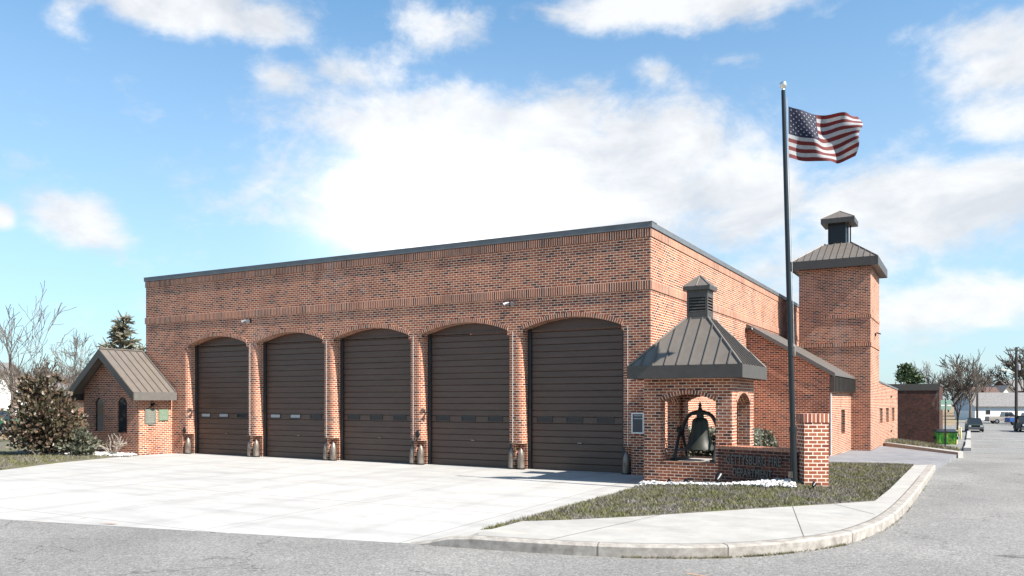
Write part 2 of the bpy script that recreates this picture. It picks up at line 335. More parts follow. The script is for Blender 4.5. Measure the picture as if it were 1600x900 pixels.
def asphalt():
    m, nt, b = newmat('worn_asphalt'); L = nt.links
    n0 = tnoise(nt, .35, 8, .6); col = ramp(nt, n0, [(.3, (.155, .151, .146)), (.7, (.235, .228, .217))])
    n1 = tnoise(nt, 38, 8, .85); col = mixc(nt, 1, col, ramp(nt, n1, [(.36, (.28, .28, .29)), (.5, (.95, .95, .95)), (.62, (1.7, 1.68, 1.65))]), 'MULTIPLY')
    n2 = tnoise(nt, 14, 5, .7); col = mixc(nt, .6, col, ramp(nt, n2, [(.3, (.72, .72, .73)), (.7, (1.2, 1.2, 1.18))]), 'MULTIPLY')
    v = nt.nodes.new('ShaderNodeTexVoronoi'); v.feature = 'DISTANCE_TO_EDGE'; v.inputs['Scale'].default_value = .33
    tc = nt.nodes.new('ShaderNodeTexCoord'); wob = nt.nodes.new('ShaderNodeTexNoise'); wob.inputs['Scale'].default_value = 1.6; wob.inputs['Detail'].default_value = 6; L.new(tc.outputs['Object'], wob.inputs['Vector'])
    vm = nt.nodes.new('ShaderNodeVectorMath'); vm.operation = 'MULTIPLY_ADD'; L.new(wob.outputs['Color'], vm.inputs[0]); vm.inputs[1].default_value = (1.6, 1.6, 0); L.new(tc.outputs['Object'], vm.inputs[2]); L.new(vm.outputs[0], v.inputs['Vector'])
    crack = ramp(nt, v.outputs['Distance'], [(0, (.3, .3, .3)), (.009, (1, 1, 1))]); n5 = tnoise(nt, .5, 4, .6)
    crack = mixc(nt, ramp(nt, n5, [(.48, (0, 0, 0)), (.56, (.8, .8, .8))]), (1, 1, 1), crack)
    col = mixc(nt, 1, col, crack, 'MULTIPLY')
    L.new(col, b.inputs['Base Color']); b.inputs['Roughness'].default_value = .93; b.inputs['Specular IOR Level'].default_value = .2
    bump(nt, b, n1, .6, .012); return m
ASPH = asphalt()
def soil(name, cols, scale=1.5):
    m, nt, b = newmat(name); n = tnoise(nt, scale, 10, .7); col = ramp(nt, n, cols)
    n2 = tnoise(nt, 60, 5, .8); col = mixc(nt, .8, col, ramp(nt, n2, [(.3, (.4, .4, .4)), (.7, (1.5, 1.5, 1.5))]), 'MULTIPLY')
    nt.links.new(col, b.inputs['Base Color']); b.inputs['Roughness'].default_value = 1; b.inputs['Specular IOR Level'].default_value = .1
    bump(nt, b, n2, .8, .03); return m
SOIL = soil('dormant_turf', [(.30, (.105, .092, .088)), (.47, (.145, .130, .115)), (.56, (.12, .125, .055)), (.75, (.15, .15, .075))])
DRY = soil('dry_ground', [(.3, (.17, .125, .08)), (.5, (.25, .19, .13)), (.75, (.20, .19, .10))], .15)
def blade_mat():
    m, nt, b = newmat('grass_blades'); g = nt.nodes.new('ShaderNodeNewGeometry')
    c1 = ramp(nt, g.outputs['Random Per Island'], [(0, (.14, .122, .115)), (.3, (.25, .22, .205)), (.5, (.085, .074, .07)), (.75, (.18, .155, .115)), (1, (.06, .052, .05))])
    c2 = ramp(nt, g.outputs['Random Per Island'], [(0, (.075, .085, .02)), (.3, (.16, .155, .045)), (.6, (.05, .06, .014)), (.8, (.18, .165, .07)), (1, (.10, .085, .05))])
    n = tnoise(nt, 2.6, 7, .7); c = mixc(nt, ramp(nt, n, [(.42, (0, 0, 0)), (.56, (1, 1, 1))]), c1, c2)
    nt.links.new(c, b.inputs['Base Color']); b.inputs['Roughness'].default_value = .8; return m
BLADE = blade_mat()
STONE = leafmat('white_stone', [(.42, .40, .38), (.62, .60, .57), (.26, .24, .22), (.55, .54, .52), (.70, .69, .67), (.35, .33, .30)], .8, 0)
BARK = simple('grey_bark', (.15, .125, .105), .95, 0, .35, 10, .4, .1, (1, 1, .3))
BARKD = simple('dark_bark', (.07, .055, .045), .95, 0, .35, 10, .3, .1)
SPR = leafmat('spruce_needles', [(.08, .08, .05), (.15, .14, .09), (.20, .17, .12), (.10, .10, .06)], .7, .15)
PINE = leafmat('pine_needles', [(.035, .06, .025), (.05, .085, .03), (.075, .10, .04)], .7, .1)
MAG = leafmat('broad_leaves', [(.035, .038, .02), (.13, .085, .05), (.055, .055, .028), (.09, .055, .035), (.04, .045, .022), (.17, .12, .085), (.075, .04, .025)], .45, .12)
HEDGE = leafmat('clipped_leaves', [(.06, .07, .04), (.10, .11, .07), (.17, .16, .12), (.045, .05, .03)], .5, .15)
TWIG = simple('pale_twigs', (.36, .31, .26), .9, 0, .2, 8)

# ------------------------------------------------------------------ ground and paving
def hz(Y):
    K = [(-500, 0), (8, 0), (16, -.13), (48, -1.4), (95, -2.0), (135, -1.55), (900, -1.5)]
    for (a, za), (b, zb) in zip(K, K[1:]):
        if Y <= b: return za + (zb - za) * (Y - a) / (b - a)
    return -1.5
def strip_sheet(name, x0, x1, ys, dz, mat, nx=8):
    mb = MB()
    for a, b in zip(ys, ys[1:]):
        for i in range(nx):
            p = x0 + (x1 - x0) * i / nx; q = x0 + (x1 - x0) * (i + 1) / nx
            mb.face([(p, a, hz(a) + dz), (q, a, hz(a) + dz), (q, b, hz(b) + dz), (p, b, hz(b) + dz)])
    return tag(mb.build(name, mat), kind='structure')
YS = [-400, -60, -20, 0, 8, 16, 24, 32, 40, 48, 60, 72, 84, 95, 105, 115, 125, 135, 160, 900]
strip_sheet('ground', -900, 900, YS, -.165, DRY)
import bmesh
def inpoly(x, y, poly):
    c = False; n = len(poly)
    for i in range(n):
        x1, y1 = poly[i][:2]; x2, y2 = poly[(i + 1) % n][:2]
        if (y1 > y) != (y2 > y) and x < (x2 - x1) * (y - y1) / (y2 - y1) + x1: c = not c
    return c
def edgedist(x, y, poly):
    d = 1e9; n = len(poly)
    for i in range(n):
        ax, ay = poly[i][:2]; bx, by = poly[(i + 1) % n][:2]; L2 = (bx-ax)**2 + (by-ay)**2
        t = max(0, min(1, ((x-ax)*(bx-ax) + (y-ay)*(by-ay)) / L2)) if L2 else 0
        d = min(d, math.hypot(x - ax - t*(bx-ax), y - ay - t*(by-ay)))
    return d
def sheet(name, poly, zf, mat, maxlen=.6, skirt=.1, kind='structure', parent=None):
    bm = bmesh.new(); vs = [bm.verts.new((x, y, 0)) for x, y in poly]; bm.faces.new(vs)
    bmesh.ops.triangulate(bm, faces=bm.faces[:])
    for _ in range(12):
        es = [e for e in bm.edges if e.calc_length() > maxlen]
        if not es: break
        bmesh.ops.subdivide_edges(bm, edges=es, cuts=1); bmesh.ops.triangulate(bm, faces=[f for f in bm.faces if len(f.verts) > 3])
    for v in bm.verts: v.co.z = zf(v.co.x, v.co.y)
    bmesh.ops.recalc_face_normals(bm, faces=bm.faces[:])
    if sum(f.normal.z for f in bm.faces) < 0: bmesh.ops.reverse_faces(bm, faces=bm.faces[:])
    if skirt:
        be = [e for e in bm.edges if e.is_boundary]; r = bmesh.ops.extrude_edge_only(bm, edges=be)
        for v in r['geom']:
            if isinstance(v, bmesh.types.BMVert): v.co.z -= skirt
    me = bpy.data.meshes.new(name); bm.to_mesh(me); bm.free(); me.materials.append(mat)
    o = bpy.data.objects.new(name, me); C.objects.link(o)
    if kind: o['kind'] = kind
    if parent: o.parent = parent
    return o
# asphalt: the front street and the side street share one surface
strip_sheet('side_street', 5.0, 60, [-9, -4, 0, 8, 16, 24, 32, 40, 48, 60, 72, 84, 95, 105, 115, 125, 135, 148], -.12, ASPH, 6)
mb = MB(); mb.face([(-120, -60, -.12), (60, -60, -.12), (60, -9, -.12), (-120, -9, -.12)]); mb.face([(-120, -9, -.12), (-13, -9, -.12), (-13, -2, -.12), (-120, 10, -.12)])
mb.face([(-13, -9, -.12), (5.0, -9, -.12), (5.0, -7.5, -.12), (-13, -7.5, -.12)])
tag(mb.build('street', ASPH), kind='structure')
# apron edge line, from far left to the kerb
def edgeY(x): return -11.60 + (x + 7.14) * (-10.16 + 11.60) / (0.15 + 7.14) if x < .15 else -10.16 + (x - .15) * .2
def apz(x, y):
    e = edgeY(x); t = (y + 1.5) / (e + 1.5); t = max(0, min(1, t)); return 0 - .112 * t
APR = [(-60, edgeY(-60)), (-30, edgeY(-30)), (-7.14, -11.60), (-3.11, -10.82), (0.15, -10.16), (1.7, -9.8), (2.6, -7.0), (1.2, -2.9), (.9, .9), (-19.2, .9), (-17.55, -1.3), (-17.54, -2.46), (-17.11, -4.44), (-16.22, -6.61), (-15.3, -8.2), (-18.5, -10.2), (-30, -12.9), (-60, -19.2)]
sheet('driveway', APR[:1] + APR[2:14] + [(-15.0, -9.4), (-17.5, -11.6), (-30, -14.8)], apz, APRON, .7, .15)
# sidewalk + kerb on the corner
KL = [(0.15, -10.16), (1.66, -9.97), (2.94, -9.71), (3.98, -9.22), (4.63, -8.62), (5.26, -7.64), (5.56, -6.72), (5.81, -5.15), (5.92, -2.22), (5.98, 2.42), (6.02, 6.9)]
def smooth(poly, k=3):
    for _ in range(k):
        q = [poly[0]]
        for a, b in zip(poly, poly[1:]):
            q += [(a[0]*.75 + b[0]*.25, a[1]*.75 + b[1]*.25), (a[0]*.25 + b[0]*.75, a[1]*.25 + b[1]*.75)]
        poly = q + [poly[-1]]
    return poly
KS = smooth(KL, 2)
def kz(x, y):                       # kerb top height: ramps down to the driveway on the left
    t = max(0, min(1, (x - .15) / .8)); t = t * t * (3 - 2 * t); return -.105 * (1 - t) + .03 * t
random.seed(4)
mb = MB(); mj = MB()
ins = []
for i, p in enumerate(KS):
    a = KS[max(0, i - 1)]; b = KS[min(len(KS) - 1, i + 1)]; d = Vector((b[0]-a[0], b[1]-a[1])).normalized(); n = Vector((-d.y, d.x)); ins.append((p[0] + n.x*.17, p[1] + n.y*.17, n))
for i in range(len(KS) - 1):
    p, q = KS[i], KS[i + 1]; a, b = ins[i], ins[i + 1]; z0, z1 = kz(*p), kz(*q)
    na, nb = a[2], b[2]; c = .03
    pa = (p[0] + na.x*c, p[1] + na.y*c); qa = (q[0] + nb.x*c, q[1] + nb.y*c)
    mb.face([(p[0],p[1],-.16),(q[0],q[1],-.16),(q[0],q[1],z1-c*.8),(p[0],p[1],z0-c*.8)])
    mb.face([(p[0],p[1],z0-c*.8),(q[0],q[1],z1-c*.8),(qa[0],qa[1],z1),(pa[0],pa[1],z0)])
    mb.face([(pa[0],pa[1],z0),(qa[0],qa[1],z1),(b[0],b[1],z1),(a[0],a[1],z0)])
    mb.face([(a[0],a[1],z0),(b[0],b[1],z1),(b[0],b[1],z1-.1),(a[0],a[1],z0-.1)])
tag(mb.build('kerb', KERB), kind='structure')
LAWN = [(0.45, -8.80), (1.44, -7.98), (2.32, -7.02), (3.58, -5.35), (4.7, -3.95), (5.36, -3.05), (5.42, -0.84), (5.48, 6.6), (3.31, 5.94), (2.85, 5.9), (2.82, .25), (2.5, .2), (2.5, -2.0), (.56, -2.0), (.56, -2.55), (0.80, -3.1), (0.75, -3.6), (0.62, -4.9), (0.56, -6.95)]
inner = [(a[0] + a[2].x*.012, a[1] + a[2].y*.012) for a in ins]
def wz(x, y):
    z = kz(x, y) - .006
    if x < 2.6 and y < -5: z = max(apz(x, y) + .004, z) if x > .9 else apz(x, y) + .004 + max(0, (x - .3)) * .02
    return z
sheet('sidewalk', [(0.17, -9.98)] + inner[2:] + [(5.48, 6.6), (5.42, -0.84), (5.36, -3.05), (4.7, -3.95), (3.58, -5.35), (2.32, -7.02), (1.44, -7.98), (0.45, -8.80)], wz, WALK, .5, .03)
# thin scored joints over the walk, dark, 4 mm up
mj = MB()
for (x0, y0, x1, y1) in ((2.05, -9.70, 2.55, -6.75), (4.95, -7.9, 4.2, -4.6), (5.55, -5.0, 4.78, -3.9), (5.75, -1.2, 5.45, -1.2), (5.8, 2.2, 5.5, 2.2)):
    d = Vector((x1-x0, y1-y0)).normalized(); n = Vector((-d.y, d.x)) * .006
    mj.face([(x0+n.x, y0+n.y, wz(x0,y0)+.003), (x1+n.x, y1+n.y, wz(x1,y1)+.003), (x1-n.x, y1-n.y, wz(x1,y1)+.003), (x0-n.x, y0-n.y, wz(x0,y0)+.003)][::-1])
for i in range(4, len(ins) - 6):
    a, b = ins[i], ins[i + 1]; n1, n2 = a[2] * .009, b[2] * .009
    mj.face([(a[0]-n1.x,a[1]-n1.y,kz(*KS[i])+.004),(b[0]-n2.x,b[1]-n2.y,kz(*KS[i+1])+.004),(b[0]+n2.x,b[1]+n2.y,kz(*KS[i+1])+.004),(a[0]+n1.x,a[1]+n1.y,kz(*KS[i])+.004)])
for i in (9, 15, 24, 30):
    p = KS[i]; n = ins[i][2]; d = Vector((n.y, -n.x)) * .007; z = kz(*p)
    q = [(p[0] - n.x*.004, p[1] - n.y*.004, -.12), (p[0] - n.x*.004, p[1] - n.y*.004, z - .022), (p[0] + n.x*.028, p[1] + n.y*.028, z + .004), (p[0] + n.x*.16, p[1] + n.y*.16, z + .004)]
    for a, b in zip(q, q[1:]): mj.face([(a[0]-d.x, a[1]-d.y, a[2]), (b[0]-d.x, b[1]-d.y, b[2]), (b[0]+d.x, b[1]+d.y, b[2]), (a[0]+d.x, a[1]+d.y, a[2])])
tag(mj.build('sidewalk_joints', simple('joint_dirt', (.13, .11, .09), .95, 0, .3, 10)), kind='structure')
def lz(x, y):
    d = edgedist(x, y, LAWN); up = min(1, d / .5)
    g = math.exp(-(((x - 3.9) / 1.5) ** 2 + ((y + 2.7) / 1.0) ** 2))
    base = max(kz(x, y), apz(x, y)) if y < -2.5 else .01
    if x < 2 and y < -4: base = apz(x, y) + .01 + max(0, min(1, (x - .5) / 1.5)) * .08
    if y > 2: base = .02
    return base + .025 * up + .15 * g * min(1, d / 1.2) + .06 * min(1, d / 1.5)
sheet('lawn', LAWN, lz, SOIL, .3, .12)
def blades(name, poly, zf, n, h0, h1, seed, w=.006, edge=.0):
    random.seed(seed); mb = MB(); xs = [p[0] for p in poly]; ys = [p[1] for p in poly]; k = 0
    while k < n:
        x = random.uniform(min(xs), max(xs)); y = random.uniform(min(ys), max(ys))
        if not inpoly(x, y, poly): continue
        if edge and edgedist(x, y, poly) > edge: continue
        k += 1; z = zf(x, y); a = random.uniform(0, 6.283); h = random.uniform(h0, h1); l = random.uniform(.3, 1.3) * h; b = random.uniform(0, 6.283)
        dx, dy = math.cos(a) * w, math.sin(a) * w
        mb.face([(x-dx, y-dy, z-.005), (x+dx, y+dy, z-.005), (x + math.cos(b)*l, y + math.sin(b)*l, z + h)])
    o = mb.build(name, BLADE); return tag(o, 'short dormant brown and green turf around the bell shelter', 'grass', kind='stuff')
blades('grass', LAWN, lz, 70000, .02, .065, 11, .007)
# left lawn beside the drive
LL = [(-60, -17.2), (-30, -11.2), (-18.4, -7.3), (-16.22, -6.55), (-17.11, -4.44), (-17.54, -2.5), (-17.6, -1.32), (-20.6, -1.3), (-26, 2), (-60, 6)]
def llz(x, y): return .012 + .05 * min(1, edgedist(x, y, LL) / .8)
sheet('lawn_verge', LL, llz, SOIL, 1.2, .2)
o = blades('verge_grass', [(-16.3, -6.4), (-17.15, -4.4), (-17.6, -2.6), (-21.5, -3.6), (-26, -5), (-30, -8), (-24, -9.2), (-18.4, -7.2)], llz, 26000, .03, .08, 12, .010); o['label'] = 'short patchy turf left of the wide concrete driveway'
# side yard slab and planted island
SID = [(2.80, 5.9), (5.48, 6.62), (6.02, 6.92), (6.25, 10.0), (6.45, 14.3), (5.6, 16.0), (3.6, 19.5), (.9, 19.4), (.9, 5.9)]
sheet('alley_slab', SID, lambda x, y: max(hz(y), -.125) + .01, SIDEC, .8, .15)
ISL = [(6.50, 14.46), (6.62, 14.8), (6.58, 15.6), (5.7, 18.3), (4.6, 21.3), (3.4, 24), (3.4, 20.6)]
mb = MB(); mb.prism([(x, y) for x, y in [(6.50, 14.30), (6.66, 14.6), (6.62, 15.2), (3.55, 21.3), (3.4, 21.0)]], -.35, hz(16) + .12)
tag(mb.build('island_kerb', WALK), kind='structure')
ISG = [(6.58, 15.1), (6.55, 15.7), (5.75, 18.4), (4.9, 20.8), (3.45, 24), (3.42, 21.3)]
sheet('island_bed', ISG, lambda x, y: -.06 + .06 * min(1, edgedist(x, y, ISG) / .5), SOIL, .5, .3)
o = blades('island_grass', ISG, lambda x, y: -.02, 5000, .05, .16, 13, .014); o['label'] = 'rough green and brown grass in the kerbed island behind the tower'
# second kerb and strip along the far parking edge
mb = MB()
for (xa, ya, xb, yb) in ((6.58, 30, 6.62, 62), (6.6, 66, 6.8, 98)):
    for k in range(6):
        y0 = ya + (yb - ya) * k / 6; y1 = ya + (yb - ya) * (k + 1) / 6
        mb.face([(xa, y0, hz(y0)+.06), (xa+.35, y0, hz(y0)+.06), (xa+.35, y1, hz(y1)+.06), (xa, y1, hz(y1)+.06)])
        mb.face([(xa+.35, y0, hz(y0)-.14), (xa+.35, y1, hz(y1)-.14), (xa+.35, y1, hz(y1)+.06), (xa+.35, y0, hz(y0)+.06)])
    mb.face([(xa, ya, hz(ya)-.14), (xa+.35, ya, hz(ya)-.14), (xa+.35, ya, hz(ya)+.06), (xa, ya, hz(ya)+.06)])
tag(mb.build('far_kerb', WALK), kind='structure')
strip_sheet('parking_lot', -8, 6.55, [26, 32, 40, 48, 60, 72, 84, 95, 105, 120], -.13, ASPH, 3)

# gravel beds
GRAV = [(.56, -2.03), (.62, -2.75), (1.2, -2.86), (2.0, -2.98), (2.7, -3.18), (3.5, -3.35), (4.0, -3.2), (3.85, -2.7), (2.2, -2.05)]
def ico():
    t = (1 + 5 ** .5) / 2; V = [(-1,t,0),(1,t,0),(-1,-t,0),(1,-t,0),(0,-1,t),(0,1,t),(0,-1,-t),(0,1,-t),(t,0,-1),(t,0,1),(-t,0,-1),(-t,0,1)]
    F = [(0,11,5),(0,5,1),(0,1,7),(0,7,10),(0,10,11),(1,5,9),(5,11,4),(11,10,2),(10,7,6),(7,1,8),(3,9,4),(3,4,2),(3,2,6),(3,6,8),(3,8,9),(4,9,5),(2,4,11),(6,2,10),(8,6,7),(9,8,1)]
    return [Vector(v).normalized() for v in V], F
IV, IF = ico()
def stones(name, poly, zf, n, label, seed, r0=.02, r1=.055):
    random.seed(seed); mb = MB(); xs = [p[0] for p in poly]; ys = [p[1] for p in poly]; k = 0
    while k < n:
        x = random.uniform(min(xs), max(xs)); y = random.uniform(min(ys), max(ys))
        if not inpoly(x, y, poly): continue
        k += 1; r = random.uniform(r0, r1); sx, sy, sz = (r * random.uniform(.7, 1.2) for _ in range(3)); a = random.uniform(0, 6.28); z = zf(x, y) + random.uniform(0, .03); i0 = len(mb.v)
        for v in IV:
            j = random.uniform(.8, 1.15); px, py = v.x * sx * j, v.y * sy * j
            mb.v.append((x + px*math.cos(a) - py*math.sin(a), y + px*math.sin(a) + py*math.cos(a), z + v.z * sz * .75 * j))
        for f in IF: mb.f.append(tuple(i0 + q for q in f)); mb.uv.append(None); mb.m.append(0)
    return tag(mb.build(name, STONE), label, 'gravel', kind='stuff')
stones('gravel', GRAV, lambda x, y: lz(x, y) + .02 if inpoly(x, y, LAWN) else .03, 1500, 'white decorative stones along the foot of the bell shelter and sign wall', 5)
stones('gravel_bed', [(-17.62, -1.35), (-17.3, -1.9), (-18.3, -2.6), (-20.4, -3.4), (-21, -2.9), (-20.6, -1.4)], lambda x, y: llz(x, y) + .01, 1500, 'white stones in front of the gabled pavilion on the left', 6, .03, .07)

# ------------------------------------------------------------------ wall builder
def arc(u0, u1, zs, zc, n=16):
    c = u1 - u0; h = zc - zs
    if h <= 1e-4: return [(u0, zs), (u1, zs)]
    r = (c * c / 4 + h * h) / (2 * h); cx = (u0 + u1) / 2; cz = zc - r; a = math.asin(min(1, c / 2 / r))
    return [(cx + r * math.sin(-a + 2 * a * i / n), cz + r * math.cos(-a + 2 * a * i / n)) for i in range(n + 1)]
def wall(mb, p0, d, length, zb, top, ops, thick, back=True, m=0, ends=''):
    """front face of a wall from p0 along d (outward normal is on the right of d); ops: (u0,u1,z0,zs,zc)"""
    d = Vector((d[0], d[1])).normalized(); inn = Vector((-d.y, d.x))
    def M(u, w, z): return (p0[0] + d.x*u + inn.x*w, p0[1] + d.y*u + inn.y*w, z)
    topf = top if callable(top) else (lambda u: top)
    bp = {0.0, length}; arcs = {}
    for k, (a, b, z0, zs, zc) in enumerate(ops):
        A = arc(a, b, zs, zc); arcs[k] = A
        for u, z in A: bp.add(round(u, 5))
    if callable(top):
        for i in range(1, 12): bp.add(round(length * i / 12, 5))
        bp.add(round(length / 2, 5))
    bp = sorted(bp)
    def az(k, u):
        A = arcs[k]
        for (ua, za), (ub, zb_) in zip(A, A[1:]):
            if ua - 1e-4 <= u <= ub + 1e-4: return za + (zb_ - za) * (0 if ub - ua < 1e-6 else (u - ua) / (ub - ua))
        return A[0][1]
    for w, rev in ((0, False), (thick, True)):
        if rev and not back: continue
        for a, b in zip(bp, bp[1:]):
            if b - a < 1e-4: continue
            mid = (a + b) / 2; op = [k for k, o in enumerate(ops) if o[0] < mid < o[1]]
            quads = []
            if op:
                k = op[0]; quads.append((az(k, a), az(k, b), topf(a), topf(b)))
                if ops[k][2] > zb: quads.append((zb, zb, ops[k][2], ops[k][2]))
            else: quads.append((zb, zb, topf(a), topf(b)))
            for (za, zb2, zc2, zd) in quads:
                q = [M(a, w, za), M(b, w, zb2), M(b, w, zd), M(a, w, zc2)]; uv = [(a, za), (b, zb2), (b, zd), (a, zc2)]
                if rev: q = q[::-1]; uv = uv[::-1]
                mb.face(q, uv, m)
    for k, (a, b, z0, zs, zc) in enumerate(ops):
        mb.face([M(a, 0, z0), M(a, thick, z0), M(a, thick, zs), M(a, 0, zs)][::-1], [(0, z0), (thick, z0), (thick, zs), (0, zs)][::-1], m)
        mb.face([M(b, 0, z0), M(b, thick, z0), M(b, thick, zs), M(b, 0, zs)], [(0, z0), (thick, z0), (thick, zs), (0, zs)], m)
        A = arcs[k]; s = 0
        for (ua, za), (ub, zb_) in zip(A, A[1:]):
            l = math.hypot(ub-ua, zb_-za)
            mb.face([M(ua, 0, za), M(ua, thick, za), M(ub, thick, zb_), M(ub, 0, zb_)], [(s, 0), (s, thick), (s+l, thick), (s+l, 0)], m); s += l
        if z0 > zb: mb.face([M(a, 0, z0), M(b, 0, z0), M(b, thick, z0), M(a, thick, z0)], [(a, 0), (b, 0), (b, thick), (a, thick)], m)
    for e, u in (('0', 0), ('1', length)):
        if e in ends: mb.face([M(u, 0, zb), M(u, 0, topf(u)), M(u, thick, topf(u)), M(u, thick, zb)], [(0, zb), (0, topf(u)), (thick, topf(u)), (thick, zb)], m)
    if back:
        for a, b in zip(bp, bp[1:]): mb.face([M(a, 0, topf(a)), M(b, 0, topf(b)), M(b, thick, topf(b)), M(a, thick, topf(a))], None, m)
    return M
def ring(mb, M, a, b, zs, zc, t=.11, proj=.012, w1=.1, n=20):
    A = arc(a, b, zs, zc, n); h = zc - zs; c = b - a; r = (c*c/4 + h*h) / (2*h); cx = (a + b) / 2; cz = zc - r; s = 0
    O = [(cx + (u - cx) * (r + t) / r, cz + (z - cz) * (r + t) / r) for u, z in A]
    k = len(A) - 1
    for i in range(k):
        (ua, za), (ub, zb), (oa, pa), (ob, pb) = A[i], A[i+1], O[i], O[i+1]; l = math.hypot(ub-ua, zb-za)
        mb.face([M(ua, -proj, za), M(ub, -proj, zb), M(ob, -proj, pb), M(oa, -proj, pa)], [(.02, s), (.02, s+l), (.02+t, s+l), (.02+t, s)])
        mb.face([M(oa, -proj, pa), M(ob, -proj, pb), M(ob, w1, pb), M(oa, w1, pa)], [(0, s), (0, s+l), (t, s+l), (t, s)])
        mb.face([M(ub, -proj, zb), M(ua, -proj, za), M(ua, w1, za-.002), M(ub, w1, zb-.002)], [(0, s+l), (0, s), (t, s), (t, s+l)])
        s += l
    for i in (0, k): q = [M(A[i][0], -proj, A[i][1]), M(O[i][0], -proj, O[i][1]), M(O[i][0], w1, O[i][1]), M(A[i][0], w1, A[i][1])]; mb.face(q if i else q[::-1], [(0, 0), (.1, 0), (.1, .05), (0, .05)])
def band(mb, M, a, b, z0, z1, proj, soldier=True):
    uv = lambda u, z: (z - z0 + .02, u) if soldier else (u, z)
    mb.face([M(a, -proj, z0), M(b, -proj, z0), M(b, -proj, z1), M(a, -proj, z1)], [uv(a, z0), uv(b, z0), uv(b, z1), uv(a, z1)])
    mb.face([M(a, -proj, z1), M(b, -proj, z1), M(b, 0, z1), M(a, 0, z1)], [(0, a), (0, b), (.02, b), (.02, a)])
    mb.face([M(b, -proj, z0), M(a, -proj, z0), M(a, 0, z0), M(b, 0, z0)], [(0, a), (0, b), (.02, b), (.02, a)])
    for u, r in ((a, 1), (b, -1)): mb.face([M(u, -proj, z0), M(u, -proj, z1), M(u, 0, z1), M(u, 0, z0)][::r], [(0, 0), (.2, 0), (.2, .05), (0, .05)])

# ------------------------------------------------------------------ the fire station (main hall and side wing)
FS = thing('fire_station', 'long flat-roofed brick fire station with five arched brown garage doors', 'fire station')
HT = 6.25; WH = 1.415; CH = .15; NW = .26
CENT = [-2.18 - 3.297 * i for i in range(5)]
mb = MB(); T = .5; ZS, ZC, ZCH, ZN = 3.76, 4.03, 3.62, .70
u_of = lambda x: x + 19.0
M = lambda u, w, z: (u - 19.0, w, z)
# front face by columns
bp = {0.0, 19.0}; info = []
for c in CENT:
    a, b = u_of(c - WH), u_of(c + WH); A = arc(a, b, ZS, ZC, 20); info.append((a, b, A))
    for u, z in A: bp.add(round(u, 4))
    for q in (a - CH, a - NW, b + CH, b + NW): bp.add(round(q, 4))
bp = sorted(bp)
def front_low(u):
    for a, b, A in info:
        if a < u < b: return 'arc', A
        if a - CH < u <= a or b <= u < b + CH: return 'z', ZCH
        if a - NW < u <= a - CH or b + CH <= u < b + NW: return 'z', ZN
    return 'z', 0
def interp(A, u):
    for (ua, za), (ub, zb) in zip(A, A[1:]):
        if ua - 1e-3 <= u <= ub + 1e-3: return za + (zb - za) * (u - ua) / (ub - ua)
    return A[0][1]
for a, b in zip(bp, bp[1:]):
    if b - a < 1e-4: continue
    k, v = front_low((a + b) / 2)
    za, zb = (interp(v, a), interp(v, b)) if k == 'arc' else (v, v)
    mb.face([M(a, 0, za), M(b, 0, zb), M(b, 0, HT), M(a, 0, HT)], [(a, za), (b, zb), (b, HT), (a, HT)])
for a, b, A in info:
    for e, s in ((a, -1), (b, 1)):
        def q(pts):
            F = [M(e + s*u, w, z) for u, w, z in pts]; uv = [(u + w, z) for u, w, z in pts]
            mb.face(F if s > 0 else F[::-1], uv if s > 0 else uv[::-1])
        q([(0, 0, ZCH), (0, T, ZCH), (0, T, ZS), (0, 0, ZS)])                       # jamb above the chamfer
        q([(0, CH, ZN), (0, T, ZN), (0, T, ZCH), (0, CH, ZCH)])
        # rounded corner in three facets
        P3 = [(CH, 0), (CH*.62, CH*.10), (CH*.29, CH*.29), (CH*.10, CH*.62), (0, CH)]
        for (ua, wa), (ub, wb) in zip(P3, P3[1:]):
            F = [M(e+s*ua, wa, ZN), M(e+s*ub, wb, ZN), M(e+s*ub, wb, ZCH), M(e+s*ua, wa, ZCH)]
            la, lb = u_of(0) + ua + (CH - wa) * 0 + wa, 0
            uv = [(CH - ua + wa, ZN), (CH - ub + wb, ZN), (CH - ub + wb, ZCH), (CH - ua + wa, ZCH)]
            mb.face(F[::-1] if s > 0 else F, uv[::-1] if s > 0 else uv)
        q([(0, 0, ZCH), (CH, 0, ZCH), (0, CH, ZCH)])
        q([(0, NW, 0), (0, T, 0), (0, T, ZN), (0, NW, ZN)])
        F = [M(e, NW, 0), M(e + s*NW, NW, 0), M(e + s*NW, NW, ZN), M(e, NW, ZN)]; mb.face(F if s > 0 else F[::-1], [(0, 0), (NW, 0), (NW, ZN), (0, ZN)][::1 if s > 0 else -1])
        q([(NW, 0, 0), (NW, NW, 0), (NW, NW, ZN), (NW, 0, ZN)])
        F = [M(e, 0, ZN), M(e + s*NW, 0, ZN), M(e + s*NW, NW, ZN), M(e, NW, ZN)]; mb.face(F)
    s_ = 0
    for (ua, za), (ub, zb) in zip(A, A[1:]):
        l = math.hypot(ub-ua, zb-za); mb.face([M(ua, 0, za), M(ua, T, za), M(ub, T, zb), M(ub, 0, zb)], [(s_, 0), (s_, T), (s_+l, T), (s_+l, 0)]); s_ += l
